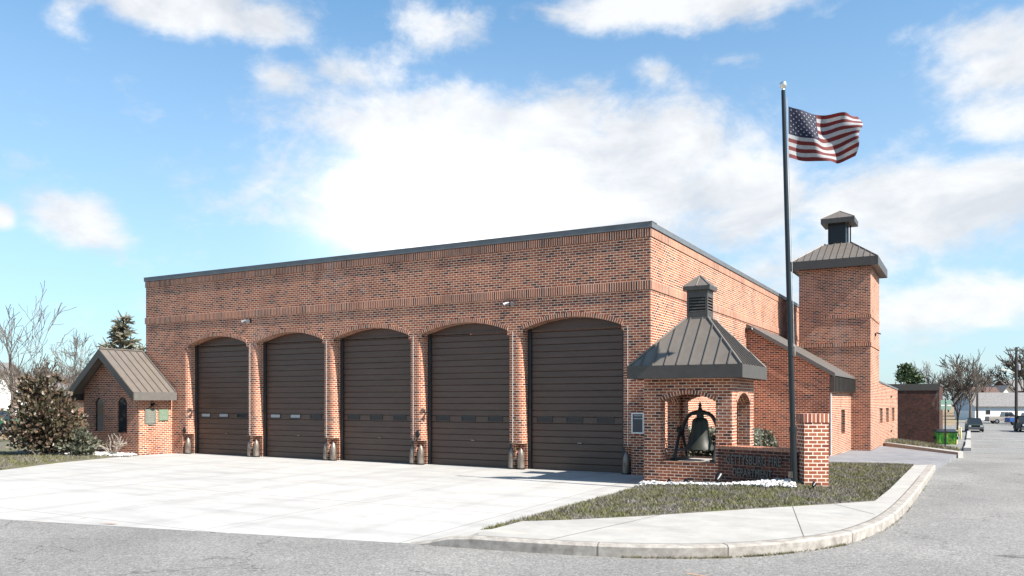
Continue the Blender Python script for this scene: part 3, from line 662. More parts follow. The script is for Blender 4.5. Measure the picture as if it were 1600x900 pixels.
# body behind
for a, b in zip([-19.0] + [c + WH for c in CENT[::-1]], [c - WH for c in CENT[::-1]] + [0]): mb.face([(b, T, 0), (a, T, 0), (a, T, ZS), (b, T, ZS)])
mb.build('front_wall', BR, FS)
mb = MB(); wall(mb, (0, 0), (0, 1), 22, -.4, HT, [], .4, False); wall(mb, (0, 22), (-1, 0), 19, -.6, HT, [], .4, False); wall(mb, (-19.0, 22), (0, -1), 22, -.6, HT, [], .4, False)
mb.build('side_wall', BR, FS)
mb = MB(); mb.box(-18.9, -.1, .1, 21.9, 5.9, 6.0); mb.build('flat_roof', simple('roof_membrane', (.12, .12, .12), .9), FS)
mb = MB(); MF = lambda u, w, z: (u - 19.0, w, z); MS = lambda u, w, z: (-w, u, z)
for (z0, z1, pr) in ((4.60, 4.82, .028), (5.905, 6.105, .022)):
    band(mb, MF, -pr, 19 + pr, z0, z1, pr); band(mb, MS, 0.001, 22, z0, z1, pr); 
    ML = lambda u, w, z: (-19.0 + w, 22 - u, z); band(mb, ML, 0, 21.99, z0, z1, pr)
mb.build('soldier_band', BRS, FS)
mb = MB()
mb.box(-19.05, .05, -.05, .3, 6.12, 6.255); mb.box(-.3, .049, .301, 22.05, 6.121, 6.254); mb.box(-19.049, -18.7, .301, 22.05, 6.121, 6.254)
mb.box(-19.06, .06, -.06, .31, 6.255, 6.27)
mb.build('parapet_coping', COPE, FS)
for i, c in enumerate(CENT):
    mb = MB(); ring(mb, MF, u_of(c - WH), u_of(c + WH), ZS, ZC, .115, .014, .12); mb.build('brick_arch', BRS, FS)
    # garage door: ribbed sections
    mb = MB(); x0, x1 = c - WH - .02, c + WH + .02; y0 = .36
    z = .02; nsec = 7; sh = 3.70 / nsec
    for s in range(nsec):
        zb = .02 + s * sh
        nr = 3
        for r in range(nr):
            za = zb + r * sh / nr; zt = zb + (r + 1) * sh / nr
            rec = .016; g = .014 if r < nr - 1 else .02
            mb.face([(x0, y0, za), (x1, y0, za), (x1, y0, zt - g*2), (x0, y0, zt - g*2)])
            mb.face([(x0, y0, zt - g*2), (x1, y0, zt - g*2), (x1, y0 + rec, zt - g), (x0, y0 + rec, zt - g)])
            mb.face([(x0, y0 + rec, zt - g), (x1, y0 + rec, zt - g), (x1, y0, zt), (x0, y0, zt)])
    mb.box(x0, x1, y0 - .012, y0 + .05, 3.74, 3.80)
    mb.box(x0, x1, y0 + .01, y0 + .05, 3.80, 4.06)
    mb.box(x0, x1, y0 - .02, y0 + .03, 0, .035)
    D = mb.build('garage_door', DOORM, FS)
    for xa in (c - WH, c + WH - .10): mb = MB(); mb.box(xa, xa + .10, .30, .352, 0, 3.78); mb.build('door_jamb', DARK, D)
    for k, xx in enumerate((-.93, -.05, .83)):
        mb = MB(); a, b = c + xx - .21, c + xx + .21
        mb.box(a - .03, b + .03, y0 - .014, y0 + .004, 1.265, 1.295); mb.box(a - .03, b + .03, y0 - .014, y0 + .004, 1.395, 1.425); mb.box(a - .03, a, y0 - .014, y0 + .004, 1.295, 1.395); mb.box(b, b + .03, y0 - .014, y0 + .004, 1.295, 1.395)
        W = mb.build('window_frame', DARK, D)
        mb = MB(); mb.face([(a, y0 - .004, 1.295), (b, y0 - .004, 1.295), (b, y0 - .004, 1.395), (a, y0 - .004, 1.395)])
        mb.build('pane', GLASSL if i >= 3 and k < 2 else GLASS, D)
    mb = MB(); mb.box(c + .05, c + .17, y0 - .03, y0 - .002, .72, .745); mb.build('handle', STEEL, D)
    # pale sealant joint on the brick just right of each opening
    mb = MB(); mb.box(c + WH + CH + .008, c + WH + CH + .022, -.004, .0, ZN + .02, ZCH + .1); mb.build('control_joint', JOINT, FS)
# side wing (lean-to)
WX, WY, WB = 2.77, 9.95, 15.5
mb = MB()
wall(mb, (0.0, WY), (1, 0), WX, -.3, lambda u: 4.44 - (4.44 - 2.76) * u / WX, [], .3, False)
wall(mb, (WX, WY), (0, 1), WB - WY, -.4, 2.17, [(2.75, 3.75, .62, 1.52, 1.52)], .25, False)
mb.build('wing_wall', BR, FS)
mb = MB(); mb.box(WX - .26, WX - .2, WY + 2.7, WY + 3.8, .6, 1.54); W = mb.build('wing_window', GLASS, FS)
mb = MB(); 
for yy in (2.75, 3.71): mb.box(WX - .2, WX - .12, WY + yy, WY + yy + .04, .62, 1.52)
mb.box(WX - .2, WX - .12, WY + 2.79, WY + 3.71, 1.46, 1.52); mb.box(WX - .2, WX - .12, WY + 2.79, WY + 3.71, .62, .68); mb.build('window_frame', FASC, W)
mb = MB(); sl_ = (4.44 - 2.76) / WX
rz = lambda x: 4.47 - sl_ * x
mb.slab([(.01, WY - .06, rz(0)), (WX + .16, WY - .06, rz(WX + .16)), (WX + .16, WB, rz(WX + .16)), (.01, WB, rz(0))], (0, 0, .07))
mb.build('wing_roof', ROOFD, FS)
mb = MB(); mb.slab([(.01, WY - .075, rz(0) - .06), (WX + .17, WY - .075, rz(WX + .17) - .06), (WX + .17, WY - .075, rz(WX + .17) + .09), (.01, WY - .075, rz(0) + .09)], (0, -.03, 0)); mb.build('rake_trim', FASCL, FS)
mb = MB(); mb.box(WX + .005, WX + .15, WY - .06, WB - .005, 2.16, 2.66)
for k in range(17): y = WY + .02 + k * .335; mb.box(WX + .15, WX + .185, y, y + .03, 2.16, 2.66)
mb.build('ribbed_fascia', FASC, FS)
mb = MB(); mb.tube([(WX + .03, WY - .035, .02), (WX + .03, WY - .035, 2.1)], .028, 8); mb.build('downspout', simple('pale_metal', (.45, .45, .45), .5), FS)

# ------------------------------------------------------------------ roofs
def hip_roof(parent, x0, x1, y0, y1, z0, zt, px0, px1, py0, py1, fh, name='roof', seam=.25, facing=.03):
    mb = MB(); A = [(x0,y0,z0),(x1,y0,z0),(x1,y1,z0),(x0,y1,z0)]; B = [(px0,py0,zt),(px1,py0,zt),(px1,py1,zt),(px0,py1,zt)]
    for i in range(4): j = (i + 1) % 4; mb.face([A[i], A[j], B[j], B[i]])
    mb.face(B); mb.face([A[3], A[2], A[1], A[0]])
    rf = mb.build(name, ROOF, parent)
    mb = MB()
    def seams(eave0, eave1, inward, dist, rise, k0, k1):
        e0 = Vector(eave0); e1 = Vector(eave1); L = (e1 - e0).length; d = (e1 - e0) / L; inn = Vector(inward)
        n = max(2, int(round(L / seam))); nz = Vector((-inn.x * rise, -inn.y * rise, dist)).normalized()
        for i in range(1, n):
            u = L * i / n; s = min(dist, u / k0 if k0 > 1e-6 else dist, (L - u) / k1 if k1 > 1e-6 else dist)
            if s < .05: continue
            a = e0 + d * u; b = a + inn * s + Vector((0, 0, rise * s / dist))
            w = d * .011; h = nz * .032
            mb.face([a - w, a + w, a + w + h, a - w + h]); mb.face([a + w, b + w, b + w + h, a + w + h]); mb.face([b - w, a - w, a - w + h, b - w + h]); mb.face([a - w + h, a + w + h, b + w + h, b - w + h]); mb.face([b + w, b - w, b - w + h, b + w + h])
    R_ = zt - z0
    seams((x0,y0,z0), (x1,y0,z0), (0,1,0), py0-y0, R_, (px0-x0)/(py0-y0), (x1-px1)/(py0-y0))
    seams((x1,y0,z0), (x1,y1,z0), (-1,0,0), x1-px1, R_, (py0-y0)/(x1-px1), (y1-py1)/(x1-px1))
    seams((x1,y1,z0), (x0,y1,z0), (0,-1,0), y1-py1, R_, (x1-px1)/(y1-py1), (px0-x0)/(y1-py1))
    seams((x0,y1,z0), (x0,y0,z0), (1,0,0), px0-x0, R_, (y1-py1)/(px0-x0), (py0-y0)/(px0-x0))
    mb.build('standing_seams', ROOFD, rf)
    for i in range(4): mb = MB(); mb.tube([Vector(A[i]) + Vector((0,0,.012)), Vector(B[i]) + Vector((0,0,.012))], .028, 6); mb.build('hip_cap', ROOF, rf)
    mb = MB(); f = facing
    mb.box(x0 - f, x1 + f, y0 - f, y0, z0 - fh, z0 + .012); mb.box(x0 - f, x1 + f, y1, y1 + f, z0 - fh, z0 + .012)
    mb.box(x0 - f, x0, y0, y1, z0 - fh, z0 + .012); mb.box(x1, x1 + f, y0, y1, z0 - fh, z0 + .012)
    mb.face([(x0, y0, z0-fh+.02), (x0, y1, z0-fh+.02), (x1, y1, z0-fh+.02), (x1, y0, z0-fh+.02)])
    mb.build('fascia', FASC, rf)
    return rf
def cupola(parent, cx, cy, zb, zt, hw, eo, ef, hh, louv=True):
    mb = MB(); t = .05
    if louv:
        for sx in (-1, 1):
            for sy in (-1, 1): mb.box(cx + sx*hw - t*(sx > 0)*1.0 - 0*(sx<0), cx + sx*hw + t*(sx < 0), cy + sy*hw - t*(sy > 0), cy + sy*hw + t*(sy < 0), zb, zt)
        for (z0, z1) in ((zb, zb + .16), (zt - .16, zt)):
            mb.box(cx-hw+t, cx+hw-t, cy-hw, cy-hw+.03, z0, z1); mb.box(cx-hw+t, cx+hw-t, cy+hw-.03, cy+hw, z0, z1)
            mb.box(cx-hw, cx-hw+.03, cy-hw+t, cy+hw-t, z0, z1); mb.box(cx+hw-.03, cx+hw, cy-hw+t, cy+hw-t, z0, z1)
        mb.box(cx-hw+.09, cx+hw-.09, cy-hw+.09, cy+hw-.09, zb, zt)
        o = mb.build('cupola', FASC, parent)
        ml = MB(); n = 5; za, zb2 = zb + .16, zt - .16
        for k in range(n):
            z = za + (zb2 - za) * (k + .5) / n; s = (zb2 - za) / n * .38
            for sgn in (-1, 1):
                y = cy + sgn * hw; ml.slab([(cx-hw+t, y, z - s), (cx+hw-t, y, z - s), (cx+hw-t, y - sgn*.06, z + s), (cx-hw+t, y - sgn*.06, z + s)], (0, 0, .012))
                x = cx + sgn * hw; ml.slab([(x, cy-hw+t, z - s), (x, cy+hw-t, z - s), (x - sgn*.06, cy+hw-t, z + s), (x - sgn*.06, cy-hw+t, z + s)], (0, 0, .012))
        ml.build('louvres', ROOFD, o)
    else:
        mb.box(cx-hw+.03, cx+hw-.12, cy-hw+.03, cy+hw-.03, zb, zt)
        for sx in (-1, 1):
            for sy in (-1, 1): mb.box(cx + sx*hw - (t if sx > 0 else 0), cx + sx*hw + (t if sx < 0 else 0), cy + sy*hw - (t if sy > 0 else 0), cy + sy*hw + (t if sy < 0 else 0), zb, zt)
        o = mb.build('cupola', BLACK, parent)
    mb = MB(); e = hw + eo; A = [(cx-e,cy-e,zt+ef),(cx+e,cy-e,zt+ef),(cx+e,cy+e,zt+ef),(cx-e,cy+e,zt+ef)]; ap = (cx, cy, zt + ef + hh)
    for i in range(4): mb.face([A[i], A[(i+1)%4], ap])
    for i in range(4): mb.tube([A[i], ap], .018, 5)
    for sx, sy in ((0,-1),(0,1),(1,0),(-1,0)): mb.tube([(cx + sx*e, cy + sy*e, zt + ef + .01), ap], .012, 4)
    q = mb.build('cupola_roof', ROOF, parent)
    mb = MB(); mb.prism([(cx-e,cy-e),(cx+e,cy-e),(cx+e,cy+e),(cx-e,cy+e)], zt + .0, zt + ef - .002); mb.build('eave_trim', FASC, q)
    return o

# ------------------------------------------------------------------ hose tower
TW = thing('brick_tower', 'tall square brick tower with hipped metal roof and small dark cupola behind the side wing', 'tower', (0.8, 15.5, 0))
TW.location = (0, 0, 0)
TX0, TX1, TY0, TY1 = .80, 3.48, 15.5, 19.0
mb = MB()
wall(mb, (TX0, TY0), (1, 0), TX1-TX0, -.6, 7.2, [], .3, False); wall(mb, (TX1, TY0), (0, 1), TY1-TY0, -.6, 7.2, [], .3, False)
wall(mb, (TX1, TY1), (-1, 0), TX1-TX0, -.6, 7.2, [], .3, False); wall(mb, (TX0, TY1), (0, -1), TY1-TY0, -.6, 7.2, [], .3, False)
mb.build('tower_wall', BR, TW)
mb = MB(); MT = lambda u, w, z: (TX0 + u, TY0 + w, z); MT2 = lambda u, w, z: (TX1 - w, TY0 + u, z)
band(mb, MT, .97, TX1-TX0+.03, 5.12, 5.24, .03); band(mb, MT2, -.0, TY1-TY0, 5.12, 5.24, .03)
band(mb, MT, 0, TX1-TX0+.03, 3.99, 4.13, .03); band(mb, MT2, 0, TY1-TY0, 3.99, 4.13, .03)
mb.build('soldier_band', BRS, TW)
ov = .27
hip_roof(TW, TX0-ov, TX1+ov, TY0-ov, TY1+ov, 7.45, 8.33, 1.62, 2.62, 16.75, 17.75, .33)
cupola(TW, 2.12, 17.25, 8.31, 9.17, .40, .25, .20, .40, False)

# ------------------------------------------------------------------ rear wing
RW = thing('rear_wing', 'low brick rear wing with three narrow windows behind the tower', 'building')
RA, RB = Vector((3.42, 19.0)), Vector((3.74, 25.5)); rd = (RB - RA).normalized(); RL = (RB - RA).length; ri = Vector((-rd.y, rd.x))
RWIN = [(.55 + 1.95 * k, 1.45 + 1.95 * k, .86, 1.52, 1.52) for k in range(3)]
mb = MB(); wall(mb, tuple(RA), tuple(rd), RL, -.9, lambda u: 2.66 - .045 * u, RWIN, .22, False)
wall(mb, tuple(RB), (-1, 0), 4, -.9, 2.37, [], .2, False); mb.box(-.6, 3.2, 19.1, 25.4, 2.15, 2.25)
mb.build('rear_wall', BR, RW)
def rp(u, w, z): return (RA.x + rd.x*u + ri.x*w, RA.y + rd.y*u + ri.y*w, z)
mb = MB(); mb.slab([rp(0, .06, 2.66), rp(0, -.03, 2.66), rp(RL, -.03, 2.37), rp(RL, .06, 2.37)], (0, 0, .07)); mb.build('coping', COPE, RW)
for (a_, b_, c_, d_, e_) in RWIN:
    mb = MB(); mb.face([rp(a_-.02, .18, c_-.02), rp(a_+.45, .18, c_-.02), rp(a_+.45, .18, d_+.02), rp(a_-.02, .18, d_+.02)]); W = mb.build('window', GLASS, RW)
    mb = MB(); mb.slab([rp(a_+.45, .12, c_), rp(b_, .12, c_), rp(b_, .12, d_), rp(a_+.45, .12, d_)], ri.to_3d() * .05); mb.build('blind', simple('pale_blind', (.62, .58, .54), .8), W)
for z_ in (2.0, .38):
    mb = MB(); mb.slab([rp(4.0, -.03, z_), rp(4.35, -.03, z_), rp(4.35, -.03, z_+.08), rp(4.0, -.03, z_+.08)], ri.to_3d() * .028); mb.build('vent', BLACK, RW)
# far dark brick building
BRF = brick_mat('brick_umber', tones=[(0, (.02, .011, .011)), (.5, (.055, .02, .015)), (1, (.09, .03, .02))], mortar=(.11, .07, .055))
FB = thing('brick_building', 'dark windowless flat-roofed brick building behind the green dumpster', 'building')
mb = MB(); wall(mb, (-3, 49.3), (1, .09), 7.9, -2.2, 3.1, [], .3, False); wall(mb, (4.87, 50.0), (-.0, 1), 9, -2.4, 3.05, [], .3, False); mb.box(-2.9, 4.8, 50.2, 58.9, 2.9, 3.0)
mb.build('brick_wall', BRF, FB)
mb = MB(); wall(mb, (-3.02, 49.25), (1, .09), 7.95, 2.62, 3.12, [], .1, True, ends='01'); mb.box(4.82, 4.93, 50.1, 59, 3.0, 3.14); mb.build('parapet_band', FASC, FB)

# ------------------------------------------------------------------ bell shelter
BP = thing('bell_shelter', 'small square brick bell shelter with arched openings under a louvred hipped metal roof', 'shelter')
BX0, BX1, BY0, BY1 = .56, 2.50, -2.0, -.004
mb = MB(); TH = .28
oa = lambda L, c, hw: [(c - hw, c + hw, .50, 1.83, 1.99)]
Mf = wall(mb, (BX0, BY0), (1, 0), BX1-BX0, -.15, 2.44, [(.39, 1.60, .50, 1.83, 1.99)], TH, True)
Mr = wall(mb, (BX1, BY0), (0, 1), BY1-BY0, -.15, 2.44, [(.42, 1.62, .50, 1.80, 2.02)], TH, True)
Mb = wall(mb, (BX1, BY1), (-1, 0), BX1-BX0, -.15, 2.44, [(.34, 1.55, .50, 1.83, 1.99)], TH, True)
Ml = wall(mb, (BX0, BY1), (0, -1), BY1-BY0, -.15, 2.44, [(.38, 1.58, .50, 1.80, 2.02)], TH, True)
mb.build('brick_walls', BR, BP)
for M_, a_, b_, c_, d_ in ((Mf, .39, 1.60, 1.83, 1.99), (Mr, .42, 1.62, 1.80, 2.02), (Mb, .34, 1.55, 1.83, 1.99), (Ml, .38, 1.58, 1.80, 2.02)):
    mb = MB(); ring(mb, M_, a_, b_, c_, d_, .09, .010, .08); mb.build('brick_arch', BRS, BP)
mb = MB(); mb.box(BX0 + TH, BX1 - TH, BY0 + TH, BY1 - TH, .3, .495); mb.build('floor_slab', WALK, BP)
mb = MB()
for a, b, c, d in ((BX0+.4, BX0+1.59, BY0-.008, BY0+TH-.01), (BX0+.4, BX0+1.59, BY1-TH+.01, BY1-.002), (BX0+.01, BX0+TH-.01, BY0+.43, BY0+1.6), (BX1-TH+.01, BX1+.008, BY0+.43, BY0+1.6)): mb.box(a, b, c, d, .503, .52)
mb.build('sill', simple('sill_brick', (.33, .16, .10), .85), BP)
o_ = .26
hip_roof(BP, BX0-o_, BX1+o_, BY0-o_, BY1+.02, 2.60, 3.70, 1.29, 1.77, -1.24, -.76, .27, seam=.265)
cupola(BP, 1.53, -1.0, 3.68, 4.33, .235, .07, .09, .27)
mb = MB(); mb.box(1.27, 1.79, -1.26, -.74, 3.66, 3.715); mb.build('flashing', ROOF, BP)

# bell and its iron stands
BRZ = simple('dark_bronze', (.03, .034, .026), .5, .1, .35, 6, .1, .35)
IRON = simple('black_cast_iron', (.022, .022, .022), .45, .2, .2, 8)
BL = thing('bell', 'large dark cast bell hanging on an iron yoke inside the brick bell shelter', 'bell', (1.53, -1.0, .5), R(-8))
Zb = .25
mb = MB(); prof = [(.0, .72), (.07, .72), (.13, .70), (.17, .655), (.185, .58), (.195, .47), (.215, .33), (.25, .20), (.295, .10), (.335, .035), (.345, .0), (.325, -.01), (.31, .03), (.26, .12), (.20, .3), (.17, .55), (.05, .66), (0, .66)]
mb.lathe([(r, z + Zb) for r, z in prof], n=36); mb.build('bell_body', BRZ, BL, smooth=True, sharp=50)
mb = MB(); mb.tube([(0, 0, Zb + .6), (0, 0, Zb + .05)], .012, 8); mb.lathe([(0, Zb - .01), (.04, Zb + .01), (.045, Zb + .05), (.02, Zb + .09), (0, Zb + .1)], n=12); mb.build('clapper', IRON, BL, smooth=True)
mb = MB(); ar = [(-.44, 0, Zb + .36), (-.43, 0, Zb + .46), (-.37, 0, Zb + .62), (-.30, 0, Zb + .74), (-.20, 0, Zb + .81), (-.08, 0, Zb + .83), (.08, 0, Zb + .83), (.20, 0, Zb + .81), (.30, 0, Zb + .74), (.37, 0, Zb + .62), (.43, 0, Zb + .46), (.44, 0, Zb + .36)]
mb.tube(ar, [.05, .045, .042, .042, .045, .055, .055, .045, .042, .042, .045, .05], 10)
mb.lathe([(.09, Zb + .70), (.075, Zb + .80), (.07, Zb + .87), (.035, Zb + .93), (.03, Zb + .96), (.045, Zb + .99), (.02, Zb + 1.03), (.0, Zb + 1.10)], n=14)
mb.build('yoke', IRON, BL, smooth=True)
for s in (-1, 1):
    mb = MB(); x = s * .47
    mb.tube([(x, -.34, .02), (x, -.26, .24), (x, -.13, .5), (x, 0, .68)], [.04, .035, .035, .05], 8); mb.tube([(x, .34, .02), (x, .26, .24), (x, .13, .5), (x, 0, .68)], [.04, .035, .035, .05], 8)
    mb.tube([(x, -.27, .22), (x, .27, .22)], .03, 8); mb.box(x - .06, x + .06, -.42, .42, 0.005, .05); mb.tube([(x - .08, 0, .68), (x + .05, 0, .68)], .07, 12)
    mb.build('stand', IRON, BL, smooth=True, sharp=40)
# ------------------------------------------------------------------ sign wall and pier
SA = Vector((2.22, -2.04)); SB = Vector((3.90, -2.66)); dS = (SB - SA).normalized(); angS = math.atan2(dS.y, dS.x); LS = (SB - SA).length
SW = thing('sign_wall', 'low brick sign wall with dark metal letters and rowlock cap beside the flagpole', 'sign wall', (SA.x, SA.y, 0), angS)
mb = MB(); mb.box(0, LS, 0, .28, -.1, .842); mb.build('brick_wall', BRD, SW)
mb = MB(); n = 24
for k in range(n):
    a = LS * k / n + .004; b = LS * (k + 1) / n - .004; mb.bbox(a, b, -.02, .30, .846, .905, .006)
mb.box(.0, LS, -.008, .288, .844, .896, 1)
mb.build('rowlock_cap', [simple('cap_brick', (.36, .15, .09), .85, 0, .35, 9), JOINT], SW)
LET = simple('dark_letter_metal', (.09, .085, .08), .5, .4, .2, 10)
def lettering(txt, x0, x1, zc, h, parent, y, mat, name='lettering', ext=.012, rotx=90):
    cu = bpy.data.curves.new(name, 'FONT'); cu.body = txt; cu.size = h / .72; cu.extrude = ext; cu.offset = .006; cu.space_character = 1.05
    ob = bpy.data.objects.new('tmp', cu); C.objects.link(ob); bpy.context.view_layer.update()
    dg = bpy.context.evaluated_depsgraph_get(); me = bpy.data.meshes.new_from_object(ob.evaluated_get(dg)); bpy.data.objects.remove(ob)
    xs = [v.co.x for v in me.vertices]; w = max(xs) - min(xs); s = (x1 - x0) / w; ys = [v.co.y for v in me.vertices]; my = min(ys)
    for v in me.vertices: v.co = Vector((x0 + (v.co.x - min(xs)) * s, y - v.co.z, zc - h / 2 + (v.co.y - my)))
    me.materials.clear(); me.materials.append(mat); o = bpy.data.objects.new(name, me); C.objects.link(o); o.parent = parent; return o
lettering('GETTYSBURG FIRE', .22, 1.50, .63, .185, SW, -.018, LET)
lettering('DEPARTMENT', .38, 1.30, .37, .165, SW, -.018, LET)
PA = R(27)
PR = thing('brick_pier', 'square red brick pier with soldier course top standing right of the flagpole', 'pier', (4.10, -2.86, 0), PA)
mb = MB(); mb.box(0, .46, 0, .46, -.05, 1.43); mb.build('brick_shaft', BRP, PR)
mb = MB(); 
for (x0, y0, dx, dy, nx, ny) in ((-.012, -.012, 1, 0, 0, -1), (.472, -.012, 0, 1, 1, 0), (.472, .472, -1, 0, 0, 1), (-.012, .472, 0, -1, -1, 0)):
    L_ = .484; a = Vector((x0, y0)); b = a + Vector((dx, dy)) * L_
    mb.face([(a.x, a.y, 1.432), (b.x, b.y, 1.432), (b.x, b.y, 1.60), (a.x, a.y, 1.60)], [(.03, 0), (.03, L_), (.2, L_), (.2, 0)])
mb.face([(-.012, -.012, 1.60), (.472, -.012, 1.60), (.472, .472, 1.60), (-.012, .472, 1.60)]); mb.face([(-.012, .472, 1.432), (.472, .472, 1.432), (.472, -.012, 1.432), (-.012, -.012, 1.432)])
mb.build('soldier_cap', BRPS, PR)

# ------------------------------------------------------------------ flagpole and flag
POLE = simple('dark_bronze_pole', (.03, .035, .038), .35, .6, .2, 3)
FP = thing('flagpole', 'tall dark metal flagpole with silver ball in front of the sign wall', 'flagpole', (3.93, -2.92, .15))
top = Vector((-.19, -.10, 7.66))
mb = MB(); pt = lambda z: top * (z / 7.66)
mb.tube([pt(0), pt(1.15)], .062, 16); mb.tube([pt(1.15), pt(3.5), pt(7.66)], [.052, .048, .038], 16); mb.build('pole', POLE, FP, smooth=True, sharp=40)
mb = MB(); mb.tube([pt(1.10), pt(1.2)], .072, 16); mb.build('collar', POLE, FP); mb = MB(); mb.tube([pt(0), pt(.08)], .1, 16); mb.build('base_plate', POLE, FP)
mb = MB(); p = pt(7.66); mb.lathe([(.0, -.02), (.03, -.01), (.03, .02), (.015, .03), (.045, .045), (.066, .08), (.07, .11), (.06, .145), (.035, .17), (0, .182)], (p.x, p.y, p.z), 18); mb.build('ball_finial', simple('polished_ball', (.75, .72, .66), .25, .9, .1, 4), FP, smooth=True)
mb = MB(); a = Vector((.055, .02, 0)); mb.tube([pt(2.6) + a * 1.1, pt(5) + a * 1.3, pt(7.5) + a], .006, 5); mb.build('halyard', simple('rope', (.5, .48, .44), .8), FP)
mb = MB(); mb.bbox(.03, .09, -.04, .04, 2.55, 2.75, .01); mb.build('cleat_box', STEEL, FP, loc=tuple(pt(0)) if False else (pt(2.6).x, pt(2.6).y, 0))
mb = MB(); mb.box(-.10, -.02, -.075, -.063, .22, .34); mb.build('base_bracket', STEEL, FP)
# cloth surface: s along the fly, t down the hoist
FR = Vector((math.cos(YAW), math.sin(YAW), 0)); FN = Vector((math.sin(YAW), -math.cos(YAW), 0))
PXM = 15.75 / 1280
def cloth(s, t, off=0):
    top_y = 166 + 12 * (1 - math.exp(-s * 5.0)) + 2 * s
    bot_y = 246 + 9 * math.sin(min(1, s * 1.15) * math.pi * .62) - 20 * max(0, s - .62) ** 1.6 * 2.6
    y = top_y + (bot_y - top_y) * t + 4.5 * math.sin(6.283 * (1.05 * s - .5 * t) + .6) * math.sin(math.pi * t) * min(1, s * 2.2)
    x = 1232 + 111 * s - 9 * s * s * t * t + 3 * math.sin(t * 8) * s * s
    w = .11 * math.sin(6.283 * (1.55 * s - .62 * t) + .5) * min(1, s * 3) + .05 * math.sin(6.283 * (3.1 * s + .35 * t)) * s + .03 * math.sin(6.283 * (.7 * s + 2 * t)) * s
    base = CAM + pxdir(0, 0) * 0
    p = CAM + 15.75 * pxdir(1232, 166); p.z = 0
    return Vector((p.x, p.y, 0)) + FR * ((x - 1232) * PXM) + Vector((0, 0, 1.85 + (626 - y) * PXM)) + FN * (w + off)
FPOS = cloth(0, 0)
def clothmat(name, col):
    m, nt, b = newmat(name); n = tnoise(nt, 40, 3, .5); c = mixc(nt, 1, col, ramp(nt, n, [(.3, (.85, .85, .85)), (.7, (1.08, 1.08, 1.08))]), 'MULTIPLY')
    nt.links.new(c, b.inputs['Base Color']); b.inputs['Roughness'].default_value = .75
    tr = nt.nodes.new('ShaderNodeBsdfTranslucent'); nt.links.new(c, tr.inputs[0]); mx = nt.nodes.new('ShaderNodeMixShader'); mx.inputs[0].default_value = .2
    o = nt.nodes['Material Output']; nt.links.new(b.outputs[0], mx.inputs[1]); nt.links.new(tr.outputs[0], mx.inputs[2]); nt.links.new(mx.outputs[0], o.inputs[0]); return m
FRED, FWHT, FBLU = clothmat('flag_red', (.12, .010, .009)), clothmat('flag_white', (.34, .34, .35)), clothmat('flag_blue', (.007, .009, .035))  # cloth colours darkened to stand in for backlit shade
FLG = thing('flag', 'American flag flying to the right from the top of the flagpole', 'flag', tuple(FPOS))
rel = lambda p: p - FPOS
def cells(s0, s1, t0, t1, ns, nt_, mb, m=0, off=0):
    for i in range(ns):
        for j in range(nt_):
            a = s0 + (s1-s0)*i/ns; b = s0 + (s1-s0)*(i+1)/ns; c = t0 + (t1-t0)*j/nt_; d = t0 + (t1-t0)*(j+1)/nt_
            mb.face([rel(cloth(a, d, off)), rel(cloth(b, d, off)), rel(cloth(b, c, off)), rel(cloth(a, c, off))], None, m)
mb = MB(); CS, CT = .41, 7 / 13
for k in range(13):
    cells(CS if k < 7 else 0, 1, k / 13, (k + 1) / 13, 36 if k < 7 else 60, 3, mb, 0 if k % 2 == 0 else 1)
mb.build('stripes', [FRED, FWHT], FLG, smooth=False)
mb = MB(); cells(0, CS, 0, CT, 24, 21, mb); mb.build('canton', FBLU, FLG)
mb = MB()
for r_ in range(9):
    for c_ in range(6 if r_ % 2 == 0 else 5):
        cs = CS * ((c_ * 2 + (1 if r_ % 2 == 0 else 2)) / 12); ct = CT * (r_ + 1) / 10; rs, rt = .0135, .021
        for off in (.007, -.007):
            pts = []
            for q in range(10):
                rr = 1 if q % 2 == 0 else .4; an = math.pi * q / 5
                pts.append(rel(cloth(cs + rs * rr * math.sin(an), ct - rt * rr * math.cos(an), off)))
            cen = rel(cloth(cs, ct, off))
            for q in range(10): mb.face([cen, pts[q], pts[(q + 1) % 10]])
mb.build('stars', FWHT, FLG)

# ------------------------------------------------------------------ plaque pavilion on the left
GP = thing('gabled_pavilion', 'small gabled brick pavilion with two narrow arched windows and metal roof at the left end', 'pavilion')
GX0, GX1, GY = -20.60, -17.60, -1.32; RXm = (GX0 + GX1) / 2; EZ, RZ = 2.08, 3.56
k_ = (RZ - EZ) / ((GX1 - GX0) / 2 + .30)
roofz = lambda x: RZ - abs(x - RXm) * k_ - .06
mb = MB()
gops = [(.60, 1.10, .78, 1.80, 1.96), (1.84, 2.38, .76, 1.80, 1.98)]
wall(mb, (GX0, GY), (1, 0), GX1 - GX0, -.1, lambda u: roofz(GX0 + u), gops, .22, False)
wall(mb, (GX1, GY), (0, 1), 1.318, -.1, roofz(GX1), [], .22, False); wall(mb, (GX0, 3.4), (0, -1), 3.4 + 1.32, -.1, roofz(GX0), [], .22, False)
wall(mb, (-19.02, 3.4), (-1, 0), 1.58, -.1, lambda u: roofz(-19.02 - u), [], .22, False)
mb.build('brick_walls', BR, GP)
MG = lambda u, w, z: (GX0 + u, GY + w, z)
for a, b, z0, zs, zc in gops: mb = MB(); ring(mb, MG, a, b, zs, zc, .08, .008, .06, 10); mb.build('brick_arch', BRS, GP)
for a, b, z0, zs, zc in gops: mb = MB(); mb.box(GX0 + a - .02, GX0 + b + .02, GY + .06, GY + .09, z0 - .02, zc + .02); mb.build('window', GLASS, GP)
mb = MB(); YF, YB = GY - .42, -.064; xr = GX1 + .30; xl = GX0 - .30; tk = .05
zr = lambda x: RZ - abs(x - RXm) * k_
mb.slab([(RXm, YF, RZ), (xr, YF, zr(xr)), (xr, YB, zr(xr)), (RXm, YB, RZ)], (0, 0, tk))
